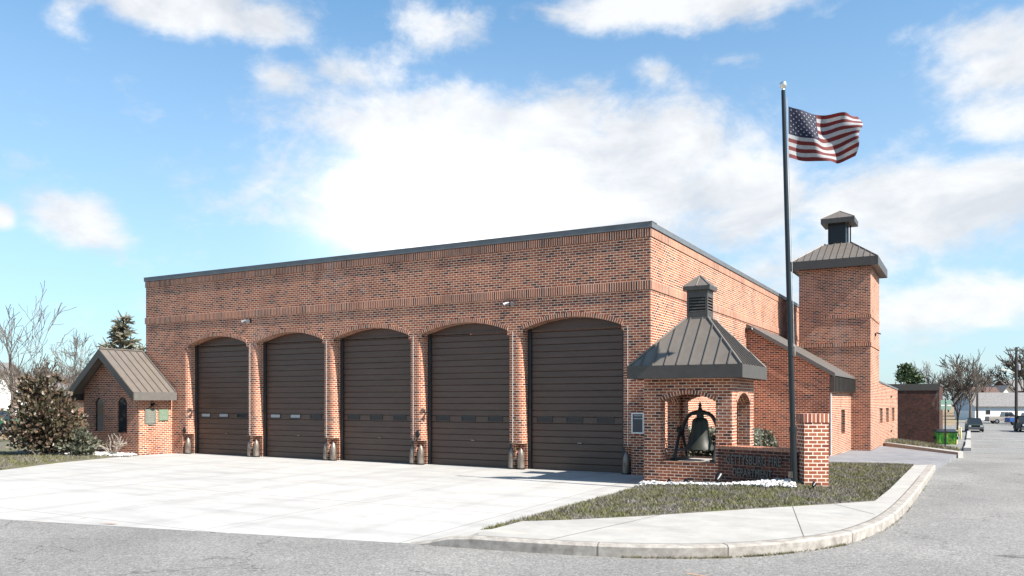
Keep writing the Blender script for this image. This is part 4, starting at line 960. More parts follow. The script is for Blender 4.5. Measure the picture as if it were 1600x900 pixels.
mb.slab([(xl, YF, zr(xl)), (RXm, YF, RZ), (RXm, 3.6, RZ), (xl, 3.6, zr(xl))], (0, 0, tk))
RFp = mb.build('roof', ROOF, GP)
mb = MB()
for k in range(1, 6):
    y = YF + (YB - YF) * k / 6; mb.slab([(RXm, y - .012, RZ + tk), (xr, y - .012, zr(xr) + tk), (xr, y + .012, zr(xr) + tk), (RXm, y + .012, RZ + tk)], (0, 0, .035))
for k in range(1, 18):
    y = YF + .262 * k; mb.slab([(xl, y - .012, zr(xl) + tk), (RXm, y - .012, RZ + tk), (RXm, y + .012, RZ + tk), (xl, y + .012, zr(xl) + tk)], (0, 0, .035))
mb.tube([(RXm, YF, RZ + tk + .02), (RXm, YB, RZ + tk + .02)], .035, 6)
mb.tube([(RXm, YB - .02, RZ + tk + .02), (xr, YB - .02, zr(xr) + tk + .02)], .03, 6)
mb.build('standing_seams', ROOFD, RFp)
mb = MB(); mb.slab([(xr, YF, zr(xr) - .22), (xr, YB, zr(xr) - .22), (xr, YB, zr(xr) + .06), (xr, YF, zr(xr) + .06)], (.03, 0, 0)); mb.build('eave_fascia', FASCL, RFp)
mb = MB()
for sgn, xe in ((1, xr + .03), (-1, xl - .03)):
    mb.slab([(RXm, YF - .002, RZ - .24), (xe, YF - .002, zr(xe) - .24), (xe, YF - .002, zr(xe) + .055), (RXm, YF - .002, RZ + .055)][::sgn], (0, -.035, 0))
mb.slab([(xl - .03, YF, zr(xl) - .22), (xl - .03, 3.6, zr(xl) - .22), (xl - .03, 3.6, zr(xl) + .05), (xl - .03, YF, zr(xl) + .05)], (.03, 0, 0))
mb.build('rake_board', FASC, RFp)
PLQG = simple('green_patina', (.16, .26, .17), .5, .2, .3, 20); PLQ = simple('weathered_bronze', (.19, .20, .17), .5, .3, .3, 20)
def wallplaque(name, label, x, y0, y1, z0, z1, mat, cat='plaque'):
    t = thing(name, label, cat, (x, (y0 + y1) / 2, z0)); w = (y1 - y0) / 2; h = z1 - z0
    mb = MB(); mb.bbox(.003, .035, -w, w, 0, h, .008)
    if h > .45: mb.bbox(.003, .03, -w*.4, w*.4, -.05, -.002, .006); mb.bbox(.003, .03, -w*.3, w*.3, h+.002, h + .05, .006)
    mb.build('panel', mat, t)
    random.seed(int(y0 * 100)); mb = MB(); n = 7
    for k in range(n):
        z = h * (.86 - .72 * k / (n - 1)); l = w * random.uniform(.45, .75); mb.box(.035, .040, -l, l, z - .010, z + .010)
    mb.build('raised_rows', simple('plaque_rows', (.30, .31, .26), .5, .3), t)
wallplaque('wall_plaque', 'larger weathered bronze plaque on the sunlit side of the gabled pavilion', GX1, -1.10, -.66, 1.06, 1.56, PLQ)
wallplaque('wall_plaque', 'smaller green plaque on the sunlit side of the gabled pavilion', GX1, -.55, -.17, 1.16, 1.54, PLQG)

# ------------------------------------------------------------------ bollards, lamps, fittings at the doors
bol = None
words = ['rightmost', 'second from right', 'middle', 'second from left', 'leftmost']
ords = ['fifth', 'fourth', 'third', 'second', 'first']
for i, c in enumerate(CENT):
    for s in (1, -1):
        if bol is None:
            bol = thing('bollard', '', 'bollard'); mb = MB()
            mb.lathe([(.098, 0), (.100, .02), (.100, .27), (.094, .36), (.078, .44), (.052, .51), (.024, .555), (0, .575)], n=20); mb.build('shell', STEEL, bol, smooth=True)
            mb = MB(); mb.lathe([(0, -.002), (.115, -.002), (.115, .03), (.101, .03)], n=20); mb.build('base_ring', BLACK, bol)
            b = bol
        else: b = copy_tree(bol)
        b.location = (c + s * (WH + .095), .085, .004); b.rotation_euler.z = random.uniform(0, 6)
        b['label'] = 'bullet-shaped steel guard at the %s foot of the %s garage door from the left' % ('right' if s > 0 else 'left', ords[i])
        b['group'] = 'steel guards beside the garage doors'
def flood(name, label, x, z):
    t = thing(name, label, 'floodlight', (x, 0, z)); mb = MB(); mb.box(-.06, .06, -.03, -.0, -.06, .06); mb.tube([(0, -.03, 0), (0, -.12, .02)], .018, 8); mb.build('bracket', BLACK, t)
    mb = MB()
    for s in (-1, 1): mb.lathe([(.0, 0), (.035, .0), (.045, .05), (.065, .13), (.06, .135), (0, .12)], n=14, axis='x', c=(0, 0, 0)) if False else mb.tube([(s*.03, -.12, .02), (s*.09, -.17, 0), (s*.14, -.22, -.04)], [.03, .045, .065], 12)
    mb.build('lamp_head', simple('grey_lamp', (.22, .22, .23), .4, .4), t, smooth=True, sharp=40)
flood('floodlight', 'twin-head floodlight high on the brick between the first and second garage doors', -13.86 + .08, 4.46)
flood('floodlight', 'twin-head floodlight high on the brick between the fourth and fifth garage doors', -3.92, 4.46)
t = thing('wall_lamp', 'small dark lamp high on the sunlit side wall above the side wing', 'wall lamp', (0, 9.75, 4.35)); mb = MB(); mb.box(.002, .03, -.05, .05, -.12, .04); mb.tube([(.03, 0, 0), (.16, 0, .03)], .015, 6); mb.build('bracket', BLACK, t); mb = MB(); mb.lathe([(0, .06), (.05, .05), (.09, -.02), (.08, -.02), (0, .03)], (.2, 0, .0), 12); mb.build('shade', BLACK, t)
t = thing('wall_lamp', 'small dark lamp high on the sunlit right face of the tower', 'wall lamp', (TX1, 17.2, 4.55)); mb = MB(); mb.box(.002, .05, -.09, .09, -.06, .06); mb.build('bracket', BLACK, t); mb = MB(); mb.slab([(.05, -.1, .05), (.22, -.1, 0), (.22, .1, 0), (.05, .1, .05)], (0, 0, .04)); mb.build('shade', BLACK, t)
t = thing('wall_lamp', 'small dark lantern above the two plaques on the gabled pavilion', 'wall lamp', (GX1, -.82, 1.70)); mb = MB(); mb.box(.002, .03, -.05, .05, -.05, .05); mb.build('bracket', BLACK, t); mb = MB(); mb.lathe([(0, .07), (.03, .06), (.10, -.03), (.09, -.03), (0, .04)], (.12, 0, 0), 12); mb.tube([(.03, 0, .03), (.12, 0, .06)], .01, 6); mb.build('shade', BLACK, t)
t = thing('notice_board', 'dark notice plaque in a white frame between the last garage door and bell shelter', 'plaque', (-.33, 0, 1.03))
mb = MB(); w, h = .165, .52
mb.box(-w, w, -.03, -.002, 0, .035); mb.box(-w, w, -.03, -.002, h-.035, h); mb.box(-w, -w+.035, -.03, -.002, .035, h-.035); mb.box(w-.035, w, -.03, -.002, .035, h-.035); mb.build('frame', WHITE, t)
mb = MB(); mb.box(-w+.035, w-.035, -.018, -.003, .035, h-.035); mb.build('panel', simple('slate_panel', (.05, .052, .058), .5), t)
mb = MB(); random.seed(2)
for z in (.445, .375):
    x = -.10
    while x < .095: l = random.uniform(.014, .028); mb.box(x, x + l, -.021, -.018, z - .012, z + .012); x += l + .007
mb.build('lettering', simple('pale_letters', (.5, .5, .5), .6), t)
t = thing('hose_bib', 'small pale pipe fitting low on the brick beside the bell shelter', 'pipe fitting', (-.10, 0, .45)); mb = MB(); mb.tube([(0, 0, 0), (0, -.08, 0), (0, -.10, -.05)], .018, 8); mb.lathe([(0, 0), (.035, 0), (.035, .01), (0, .01)], (0, -.07, .03), 10); mb.build('pipe', simple('pale_brass', (.55, .55, .5), .4, .5), t)
def switchbox(label, x, z):
    t = thing('wall_fitting', label, 'wall fitting', (x, 0, z)); mb = MB(); mb.lathe([(0, -.05), (.05, -.05), (.07, -.035), (.075, 0)], (0, 0, 0), 14, axis='y'); mb.tube([(0, -.03, -.07), (.01, -.05, -.14), (-.03, -.04, -.2)], .014, 6); mb.box(-.03, .03, -.03, -.001, -.1, .1); mb.build('hook', BLACK, t)
switchbox('small black wall fitting on the brick left of the first garage door', -16.95, .82); switchbox('small black wall fitting low on the brick left of the fourth garage door', -7.03, .88)
def spot(label, x, y, s=1):
    z = lz(x, y); t = thing('ground_spotlight', label, 'spotlight', (x, y, z)); mb = MB(); mb.tube([(0, 0, -.02), (0, 0, .08*s)], .012, 6); mb.build('stake', BLACK, t)
    mb = MB(); mb.tube([(-.01, -.05*s, .09*s), (0, .03*s, .13*s), (.01, .07*s, .16*s)], [.03*s, .055*s, .06*s], 12); mb.build('lamp_head', BLACK, t, smooth=True, sharp=40)
spot('larger black spotlight in the white stones at the left end of the sign wall', 2.38, -2.65, 1.3)
spot('small black spotlight in the white stones under the bell opening', 1.72, -2.72, .7); spot('small black spotlight in the stones left of the bell opening', 1.35, -2.7, .6)
spot('small black spotlight in the grass at the foot of the brick pier', 4.3, -3.05, .7)

# ------------------------------------------------------------------ vegetation
def leafcloud(mb, n, cen, rad, size, seed, shell=.35, clumps=0, shape=None):
    random.seed(seed); cl = []
    for _ in range(clumps):
        a = random.uniform(0, 6.283); u = random.uniform(-1, 1); s = (1 - u*u) ** .5; r = random.uniform(.45, .95); cl.append(Vector((s*math.cos(a)*r, s*math.sin(a)*r, u*r)))
    for k in range(n):
        if cl:
            q = random.choice(cl) + Vector([random.gauss(0, .15) for _ in range(3)])
        else:
            a = random.uniform(0, 6.283); u = random.uniform(-1, 1); s = (1 - u*u) ** .5; r = random.uniform(shell, 1) ; q = Vector((s*math.cos(a)*r, s*math.sin(a)*r, u*r))
        if shape: q = shape(q)
        p = Vector((cen[0] + q.x*rad[0], cen[1] + q.y*rad[1], cen[2] + q.z*rad[2]))
        if p.z < .03: p.z = random.uniform(.03, .3)
        d = Vector((q.x, q.y, q.z*.6 + .5)) + Vector([random.gauss(0, .7) for _ in range(3)]); d.normalize()
        e = d.cross(Vector([random.gauss(0, 1) for _ in range(3)])).normalized(); l = size * random.uniform(.7, 1.3); w = l * .36
        f = d.cross(e); mb.face([p, p + d*l*.5 + e*w, p + d*l + f*l*.15, p + d*l*.5 - e*w])
def branchy(mb, p, d, L, r, depth, seed, spread=.6, up=.15, n=5, minr=.004, segs=3, taper=.6):
    rnd = random.Random(seed)
    def go(p, d, L, r, k):
        pts = [p]; rr = [r]; q = p.copy(); dd = d.copy()
        for i in range(segs):
            dd = (dd + Vector((rnd.gauss(0, .12), rnd.gauss(0, .12), rnd.gauss(0, .08) + up * .25))).normalized(); q = q + dd * (L / segs); pts.append(q.copy()); rr.append(max(minr, r * (1 - (1 - taper) * (i + 1) / segs)))
        mb.tube(pts, rr, 6 if r > .06 else 3, cap=False)
        if k <= 0: return
        m = rnd.choice((n - 1, n)) if k < depth else n
        for i in range(m):
            t = rnd.uniform(.45, 1.0) if i else 1.0; idx = min(segs, max(1, round(t * segs))); b = pts[idx]
            a = rnd.uniform(0, 6.283); o = dd.orthogonal().normalized(); o = o * math.cos(a) + dd.cross(o) * math.sin(a)
            nd = (dd + o * rnd.uniform(.5, 1.1) * spread + Vector((0, 0, up))).normalized()
            go(b, nd, L * rnd.uniform(.6, .82), max(minr, rr[idx] * rnd.uniform(.5, .7)), k - 1)
    go(p, d, L, r, depth)
def bare_tree_meshes(seed, H, spread=.65, depth=5, n=3, minr=.006, r=.16, up=.12):
    t = MB(); t.tube([(0, 0, -.3), (0, 0, H*.08), (.02*H*.2, .01*H, H*.2), (0, .01*H, H*.28)], [r*1.25, r, r*.85, r*.75], 9)
    c = MB(); rnd = random.Random(seed)
    for i in range(5):
        a = 1.256 * i + rnd.uniform(-.4, .4); sp = spread * rnd.uniform(.5, 1); branchy(c, Vector((0, .01*H, H*(.2 + .02*i))), Vector((math.cos(a)*sp, math.sin(a)*sp, 1)).normalized(), H*.25, r*.5, depth - 1, seed*7 + i, .6, up, n, minr)
    return t, c
def bare_tree(label, loc, seed, H, mat=BARK, group='bare trees', **k):
    T = thing('bare_tree', label, 'tree', loc, 0, group); t, c = bare_tree_meshes(seed, H, **k); t.build('trunk', mat, T, smooth=True); c.build('crown', mat, T); return T
def at(px, d, z=None):
    v = CAM + d * pxdir(px, 626); v.z = hz(v.y) - .1 if z is None else z; return v
bare_tree('tall bare grey tree behind the broad-leaved shrub on the left', at(66, 36), 14, 4.3, minr=.005, spread=1.1, n=4, depth=6, up=.04)
bare_tree('thin bare tree at the left edge of the view behind the white house', at(18, 48), 5, 9.0, minr=.014)
bare_tree('smaller bare tree between the shrub and the gabled pavilion, far behind', at(120, 62), 8, 7.8, minr=.015)
bare_tree('wide bare tree above the long white garage', at(1516, 132), 9, 13, BARK, r=.2, minr=.022, spread=.9, depth=4, n=4)
bare_tree('narrow dense bare tree in the strip beside the dark car', at(1496, 88), 12, 7.2, BARKD, r=.12, minr=.014, spread=.25, n=4)
bare_tree('large dark bare tree at the right edge behind the utility pole', at(1618, 128), 15, 12, BARKD, r=.2, minr=.022, spread=.9, depth=4, n=4)
bare_tree('pale distant bare tree above the dark brick building', at(1452, 170), 18, 13, BARK, r=.2, minr=.03)
bare_tree('short bare tree left of the gabled house roof', at(1535, 175), 21, 12, BARKD, r=.25, minr=.04)
def conifer(label, name, loc, H, Rb, seed, mat, droop=.25, dens=1.0, size=.22):
    T = thing(name, label, 'tree', loc); t = MB(); t.tube([(0, 0, -.5), (0, 0, H)], [H*.018 + .05, .02], 8); t.build('trunk', BARKD, T)
    c = MB(); rnd = random.Random(seed); z = H * .16
    while z < H * .99:
        f = 1 - (z / H); rad = Rb * (f ** .8) * rnd.uniform(.65, 1.15) + .08
        for i in range(rnd.choice((4, 5, 6))):
            a = rnd.uniform(0, 6.283); k = max(3, int(rad / size * 3.2 * dens)); rr = rad * rnd.uniform(.6, 1.1)
            c.tube([(0, 0, z), (math.cos(a)*rr*.95, math.sin(a)*rr*.95, z + rr*(.25 - droop))], [.03, .01], 3, cap=False)
            for j in range(k):
                s = (j + .6) / k; p = Vector((math.cos(a)*rr*s, math.sin(a)*rr*s, z + rr*s*(.35 - droop*s*1.4)))
                for m_ in range(4):
                    d = Vector((math.cos(a) + rnd.gauss(0, .8), math.sin(a) + rnd.gauss(0, .8), rnd.gauss(.1, .6))).normalized(); e = d.cross(Vector((rnd.gauss(0,1), rnd.gauss(0,1), rnd.gauss(0,1)))).normalized()*size*.16; l = size * rnd.uniform(.7, 1.5)
                    c.face([p - e, p + e, p + d*l + e*.3, p + d*l - e*.3])
        z += H * rnd.uniform(.028, .05)
    c.build('crown', mat, T); return T
conifer('brownish spruce rising behind the roof of the gabled pavilion', 'spruce_tree', at(192, 52), 7.4, 3.6, 4, SPR, .05, .9, .42)
def tuft_pine(label, loc, H, seed):
    T = thing('pine_tree', label, 'tree', loc); t = MB(); t.tube([(0, 0, -.5), (.1, 0, H*.5), (0, .1, H*.95)], [.22, .15, .04], 8); t.build('trunk', BARKD, T); c = MB(); rnd = random.Random(seed)
    for k in range(17):
        z = H * rnd.uniform(.45, 1); r = (1.05 - z / H) * 2.6 + .3; a = rnd.uniform(0, 6.28); cx, cy = math.cos(a)*r*rnd.uniform(.3, 1), math.sin(a)*r*rnd.uniform(.3, 1); c.tube([(0, 0, z - .3), (cx, cy, z)], [.05, .02], 4, cap=False)
        leafcloud(c, 170, (cx, cy, z), (.75, .75, .4), .3, seed*30 + k, .1)
    c.build('crown', PINE, T); return T
tuft_pine('dark green tufted pine rising behind the low rear wing', at(1418, 84), 7.3, 6)
# broad-leaved evergreen on the left
SH = thing('magnolia_shrub', 'large broad-leaved evergreen shrub with brown undersides left of the gabled pavilion', 'shrub', (-19.9, -3.15, 0))
mb = MB()
for k in range(7): random.seed(k); a = k * .9; mb.tube([(0, 0, 0), (.25*math.cos(a), .25*math.sin(a), .6), (.7*math.cos(a), .7*math.sin(a), 1.4), (.75*math.cos(a), .75*math.sin(a), 2.0)], [.05, .04, .025, .012], 6)
mb.tube([(0, 0, 0), (.03, 0, 1.2), (-.1, 0, 2.9)], [.07, .05, .012], 6); mb.build('stems', BARKD, SH)
mb = MB(); leafcloud(mb, 3600, (0, 0, 1.25), (1.2, 1.1, 1.25), .14, 31, .5, 60, lambda q: Vector((q.x*(1 - .38*max(0, q.z)), q.y*(1 - .38*max(0, q.z)), q.z)))
leafcloud(mb, 900, (-.15, 0, 2.4), (.62, .6, .72), .14, 33, .2, 12); leafcloud(mb, 1500, (0.1, 0, 1.0), (1.3, 1.15, 1.0), .15, 34, .3)
mb.build('foliage', MAG, SH)
t = thing('low_shrub', 'low spreading evergreen bush at the foot of the gabled pavilion', 'shrub', (-18.75, -2.75, 0)); mb = MB(); leafcloud(mb, 1500, (0, 0, .4), (.75, .6, .48), .11, 36, .3, 18); mb.build('foliage', HEDGE, t)
t = thing('bare_bush', 'pale leafless twiggy bush in the white stones by the pavilion', 'shrub', (-18.0, -2.0, 0)); mb = MB()
for k in range(9): random.seed(50 + k); a = random.uniform(0, 6.28); branchy(mb, Vector((0, 0, 0)), Vector((math.cos(a)*.8, math.sin(a)*.8, 1)).normalized(), .38, .022, 2, 60 + k, .8, .0, 3, .007)
mb.build('twigs', TWIG, t)
t = thing('hedge', 'clipped evergreen hedge seen behind the bell through the shelter', 'hedge', (1.35, 1.05, 0)); mb = MB(); random.seed(9)
mb.box(-1.0, .9, -.35, .35, 0, .98)  # solid bark-coloured box filling the inside of the hedge
mb2 = MB(); 
for k in range(9000):
    f = random.random(); x, y, z = random.uniform(-1.1, 1.0), random.uniform(-.42, .42), random.uniform(.02, 1.12)
    if f < .5: y = -.42 + random.uniform(-.03, .08)
    elif f < .7: z = 1.10 + random.uniform(-.06, .05)
    elif f < .9: x = 1.0 + random.uniform(-.08, .03)
    d = Vector([random.gauss(0, 1) for _ in range(3)]).normalized(); e = d.orthogonal().normalized(); l = .07 * random.uniform(.6, 1.3); p = Vector((x, y, z)); mb2.face([p, p + d*l*.5 + e*l*.3, p + d*l, p + d*l*.5 - e*l*.3])
mb.build('inner_core', BARKD, t); mb2.build('foliage', HEDGE, t)
t = thing('round_shrub', 'small rounded grey-green shrub against the side wing behind the sign wall', 'shrub', (2.2, 2.1, 0)); mb = MB(); mb.tube([(0, 0, 0), (0, 0, .5)], [.04, .03], 6); mb.build('stem', BARKD, t); mb = MB(); leafcloud(mb, 2600, (0, 0, .62), (.40, .40, .50), .07, 41, .6); mb.build('foliage', HEDGE, t)
# weeds in the kerb joint
random.seed(77); mb = MB()
for i, (x, y) in enumerate(KS):
    if x < 2.9 or i > len(KS) - 8: continue
    q = KS[min(i + 1, len(KS) - 1)]
    for k in range(random.choice((0, 25, 70, 120)) if x < 5.3 else random.choice((0, 15, 30))):
        t_ = random.random(); px_, py_ = x + (q[0]-x)*t_ + random.gauss(0, .02) + .01, y + (q[1]-y)*t_ - abs(random.gauss(0, .022)); h = random.uniform(.01, .045); a = random.uniform(0, 6.28); b = random.uniform(0, 6.28)
        mb.face([(px_-math.cos(a)*.006, py_-math.sin(a)*.006, -.12), (px_+math.cos(a)*.006, py_+math.sin(a)*.006, -.12), (px_+math.cos(b)*h, py_+math.sin(b)*h, -.12+h)])
tag(mb.build('kerb_weeds', leafmat('weed_leaves', [(.09, .11, .03), (.16, .12, .07), (.12, .13, .05), (.10, .07, .045)], .7, .1)), 'small weeds growing in the joint between kerb and street', 'weeds', kind='stuff')
# far woods
random.seed(99); mb = MB(); protos = []
for s in range(3): c = MB(); branchy(c, Vector((0, 0, 0)), Vector((0, 0, 1)), 4.0, .22, 4, 200 + s, .75, .12, 4, .05, 2); protos.append(c)
def plant(px, d, sc):
    P_ = at(px, d); c = random.choice(protos); a = random.uniform(0, 6.28); i0 = len(mb.v); ca, sa = math.cos(a)*sc, math.sin(a)*sc
    mb.v += [(P_.x + x*ca - y*sa, P_.y + x*sa + y*ca, P_.z + z*sc) for x, y, z in c.v]; mb.f += [tuple(q + i0 for q in f) for f in c.f]; mb.uv += [None]*len(c.f); mb.m += c.m
for k in range(16): plant(random.uniform(-60, 200), random.uniform(110, 190), random.uniform(.75, 1.2))
for k in range(12): plant(random.uniform(1400, 1680), random.uniform(205, 270), random.uniform(.9, 1.5))
for k in range(9): plant(random.uniform(1570, 1700), random.uniform(190, 240), random.uniform(1.2, 1.9))
tag(mb.build('woods', BARKD), 'distant leafless woods along the horizon', 'woods', kind='stuff')

# ------------------------------------------------------------------ far houses
SHING = simple('grey_shingles', (.17, .16, .155), .9, 0, .3, 3, .2)
def house(name, label, loc, rotz, w, d, h, rh, wallm, roofm, wins, ridge='x', ov=.35, lower=None):
    t = thing(name, label, 'house', loc, rotz); mb = MB(); mb.box(-w/2, w/2, -d/2, d/2, -.6, h)
    if ridge == 'x':
        for s in (-1, 1): mb.face([(s*w/2, -d/2, h), (s*w/2, d/2, h), (s*w/2, 0, h + rh)][::s])
    else:
        for s in (-1, 1): mb.face([(-w/2, s*d/2, h), (w/2, s*d/2, h), (0, s*d/2, h + rh)][::-s])
    mb.build('walls', wallm, t)
    if lower: mb = MB(); mb.box(-w/2 - .02, w/2 + .02, -d/2 - .02, d/2 + .02, -.6, h*lower); mb.build('lower_wall', WHITE, t)
    mb = MB()
    if ridge == 'x':
        for s in (-1, 1): k = rh / (d/2); y = s*(d/2 + ov); mb.slab([(-w/2-ov, y, h - k*ov), (w/2+ov, y, h - k*ov), (w/2+ov, 0, h+rh), (-w/2-ov, 0, h+rh)][::-s], (0, 0, .14))
    else:
        for s in (-1, 1): k = rh / (w/2); x = s*(w/2 + ov); mb.slab([(x, -d/2-ov, h - k*ov), (x, d/2+ov, h - k*ov), (0, d/2+ov, h+rh), (0, -d/2-ov, h+rh)][::s], (0, 0, .14))
    mb.build('roof', roofm, t)
    for (x, z, ww, hh) in wins:
        mb = MB(); mb.box(x-ww/2-.08, x+ww/2+.08, -d/2-.05, -d/2-.021, z-.08, z+hh+.08); W = mb.build('window', WHITE if wallm is not WHITE else FASC, t); mb = MB(); mb.box(x-ww/2, x+ww/2, -d/2-.07, -d/2-.052, z, z+hh); mb.build('pane', GLASS, W)
    return t
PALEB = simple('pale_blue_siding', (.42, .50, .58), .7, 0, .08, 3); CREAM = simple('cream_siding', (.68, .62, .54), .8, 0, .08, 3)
face = YAW
v = CAM + 152 * pxdir(1562, 626); house('garage_building', 'long low garage with white walls and grey shingle roof at the end of the street', (v.x, v.y + 2, hz(v.y) - .12), YAW - R(3), 12.6, 7.5, 2.6, 2.3, PALEB, SHING, [(-4.0, 1.0, .8, .8)], 'x', .4, .62)
v = CAM + 190 * pxdir(1551, 626); house('gabled_house', 'cream gabled house above the roof of the long garage', (v.x, v.y, -.6), YAW + R(10), 3.6, 9, 4.0, 1.8, CREAM, SHING, [(-.6, 2.8, .8, .9)], 'y', .5)
v = CAM + 185 * pxdir(1528, 626); house('brown_roof_house', 'house with a brown roof left of the cream gabled house', (v.x, v.y, -.8), YAW, 7, 7, 3.0, 2.6, CREAM, simple('brown_shingles', (.10, .06, .05), .9), [], 'x', .5)
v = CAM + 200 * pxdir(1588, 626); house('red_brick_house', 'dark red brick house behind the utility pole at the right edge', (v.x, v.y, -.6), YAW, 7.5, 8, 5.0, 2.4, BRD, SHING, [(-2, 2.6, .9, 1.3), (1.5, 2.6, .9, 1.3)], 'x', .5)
v = CAM + 62 * pxdir(-22, 626); house('white_house', 'white house cut by the left edge behind the bare tree', (v.x, v.y, -.1), YAW - R(0), 3.4, 6, 2.9, 1.8, WHITE, SHING, [(1.0, .5, .6, .9)], 'x', .3)
v = CAM + 42 * pxdir(134, 626); house('brick_house', 'low brick house glimpsed between the shrub and the pavilion', (v.x, v.y, -.1), YAW, 3.2, 5, 2.25, .9, BR, SHING, [(.3, .8, .6, .8)], 'x', .3)

# ------------------------------------------------------------------ street things on the right
def rubber(): return simple('tyre_rubber', (.02, .02, .02), .85)
RUB = rubber(); RIM = simple('wheel_rim', (.45, .45, .46), .35, .8); RED = simple('tail_lamp', (.35, .02, .02), .3); LAMP = simple('head_lamp', (.7, .7, .68), .15); BUMP = simple('bumper_grey', (.10, .10, .105), .5)
def vehicle(name, label, cat, loc, rotz, paint, L, W, hb, hr, kind):
    t = thing(name, label, cat, loc, rotz)
    def loft(secs, matl, nm, parent=t):   # secs: (y, halfwidth, zlow, zhigh, inset)
        mb = MB(); rs = []
        for y, w, a, b, s in secs: rs.append([(-w, y, a), (-w - .0, y, a + (b-a)*.55), (-w + s, y, b), (w - s, y, b), (w, y, a + (b-a)*.55), (w, y, a)])
        for p, q in zip(rs, rs[1:]):
            for i in range(6): j = (i + 1) % 6; mb.face([p[i], p[j], q[j], q[i]][::-1])
        mb.face(rs[0]); mb.face(rs[-1][::-1]); return mb.build(nm, matl, parent)
    w = W / 2
    if kind == 'suv':
        loft([(-L/2, w*.86, .42, hb*.86, .10), (-L/2+.15, w*.97, .30, hb*.93, .08), (-L*.2, w, .28, hb, .06), (L*.3, w, .28, hb, .06), (L/2-.1, w*.97, .30, hb, .07), (L/2, w*.9, .42, hb*.95, .1)], paint, 'body')
        loft([(-L*.20, w*.92, hb-.01, hb+.02, .02), (-L*.06, w*.92, hb-.01, hr-.04, .17), (L*.36, w*.92, hb-.01, hr-.04, .17), (L*.47, w*.9, hb-.01, hb+.05, .04)], GLASS, 'glasshouse')
        mb = MB(); mb.bbox(-w*.78, w*.78, -L*.07, L*.37, hr-.045, hr, .02)
        for s in (-1, 1):
            for a, b in (((-L*.20), (-L*.06)), ((L*.13), (L*.13)), ((L*.47), (L*.36))): mb.tube([(s*w*.91, a, hb), (s*w*.74, b, hr-.03)], .035, 5)
        mb.build('roof', paint, t)
    else:
        loft([(-L/2, w*.88, .50, hb*.9, .10), (-L/2+.15, w*.97, .42, hb*.96, .08), (-L*.15, w, .40, hb, .05), (L*.12, w, .40, hb, .05)], paint, 'body')
        loft([(L*.121, w, .42, hb, .03), (L/2, w*.98, .48, hb, .03)], paint, 'truck_bed')
        mb = MB(); mb.box(-w+.1, w-.1, L*.14, L/2-.1, hb+.002, hb+.006); mb.build('bed_floor', BLACK, t)
        loft([(-L*.17, w*.9, hb-.01, hb+.02, .02), (-L*.08, w*.9, hb-.01, hr-.04, .15), (L*.09, w*.9, hb-.01, hr-.04, .15), (L*.12, w*.9, hb-.01, hb+.05, .06)], GLASS, 'glasshouse')
        mb = MB(); mb.bbox(-w*.76, w*.76, -L*.085, L*.095, hr-.045, hr, .02)
        for s in (-1, 1):
            for a, b in ((-L*.17, -L*.08), (.0, .0), (L*.12, L*.09)): mb.tube([(s*w*.9, a, hb), (s*w*.74, b, hr-.03)], .04, 5)
        mb.build('roof', paint, t)
    mb = MB(); mb.bbox(-w*.95, w*.95, -L/2-.1, -L/2+.04, .36, .58, .03); mb.build('bumper', BUMP, t); mb = MB(); mb.bbox(-w*.95, w*.95, L/2-.04, L/2+.1, .36, .56, .03); mb.build('bumper', BUMP, t)
    mb = MB(); mb.bbox(-w*.45, w*.45, -L/2-.03, -L/2+.02, .62, hb*.82, .01); mb.build('grille', BLACK, t)
    for s in (-1, 1):
        mb = MB(); mb.bbox(s*w*.68-.14, s*w*.68+.14, -L/2-.02, -L/2+.08, hb*.66, hb*.82, .02); mb.build('headlight', LAMP, t)
        mb = MB(); mb.bbox(s*w*.86-.08, s*w*.86+.08, L/2-.08, L/2+.01, hb*.62, hb*.88, .02); mb.build('tail_light', RED, t)
        for y in (-L*.31, L*.3):
            mb = MB(); mb.lathe([(.2, -.11), (.33, -.11), (.36, -.07), (.36, .07), (.33, .11), (.2, .11)], (s*(w-.1), y, .355), 22, axis='x'); Wh = mb.build('wheel', RUB, t, smooth=True, sharp=40)
            mb = MB(); mb.lathe([(0, -.09), (.12, -.10), (.205, -.08), (.205, .08), (.12, .10), (0, .09)], (s*(w-.1), y, .355), 18, axis='x'); mb.build('rim', RIM, Wh)
    return t
paint = lambda n, c: simple(n, c, .6, 0, .05, 2, 0, .2)
v = CAM + 104 * pxdir(1522, 626); vehicle('parked_suv', 'dark green-black SUV parked facing the camera at the kerb beside the narrow tree', 'car', (v.x, v.y, hz(v.y) - .115), R(4), paint('dark_paint', (.02, .03, .028)), 4.6, 1.85, .98, 1.68, 'suv')
v = CAM + 128 * pxdir(1573, 626); vehicle('pickup_truck', 'tan pickup truck parked side-on in front of the long white garage', 'pickup truck', (v.x, v.y, hz(v.y) - .115), YAW + R(78), paint('tan_paint', (.34, .30, .26)), 5.6, 1.95, 1.08, 1.8, 'pickup')
v = CAM + 122 * pxdir(1606, 626); vehicle('pickup_truck', 'blue pickup truck parked behind the utility pole, cut by the right edge', 'pickup truck', (v.x, v.y, hz(v.y) - .115), YAW + R(80), paint('blue_paint', (.03, .10, .30)), 5.6, 1.95, 1.08, 1.8, 'pickup')
v = CAM + 103 * pxdir(1600, 626); vehicle('dark_van', 'black van parked at the foot of the utility pole at the right edge', 'van', (v.x + .2, v.y, hz(v.y) - .115), R(8), paint('black_paint', (.012, .013, .016)), 4.8, 2.0, 1.15, 1.98, 'suv')
v = CAM + 50 * pxdir(2, 626); vehicle('parked_car', 'dark green car nearly hidden at the left edge beside the white house', 'car', (v.x - .8, v.y, -.15), YAW + R(85), paint('green_paint', (.02, .10, .05)), 4.4, 1.8, .9, 1.4, 'suv')
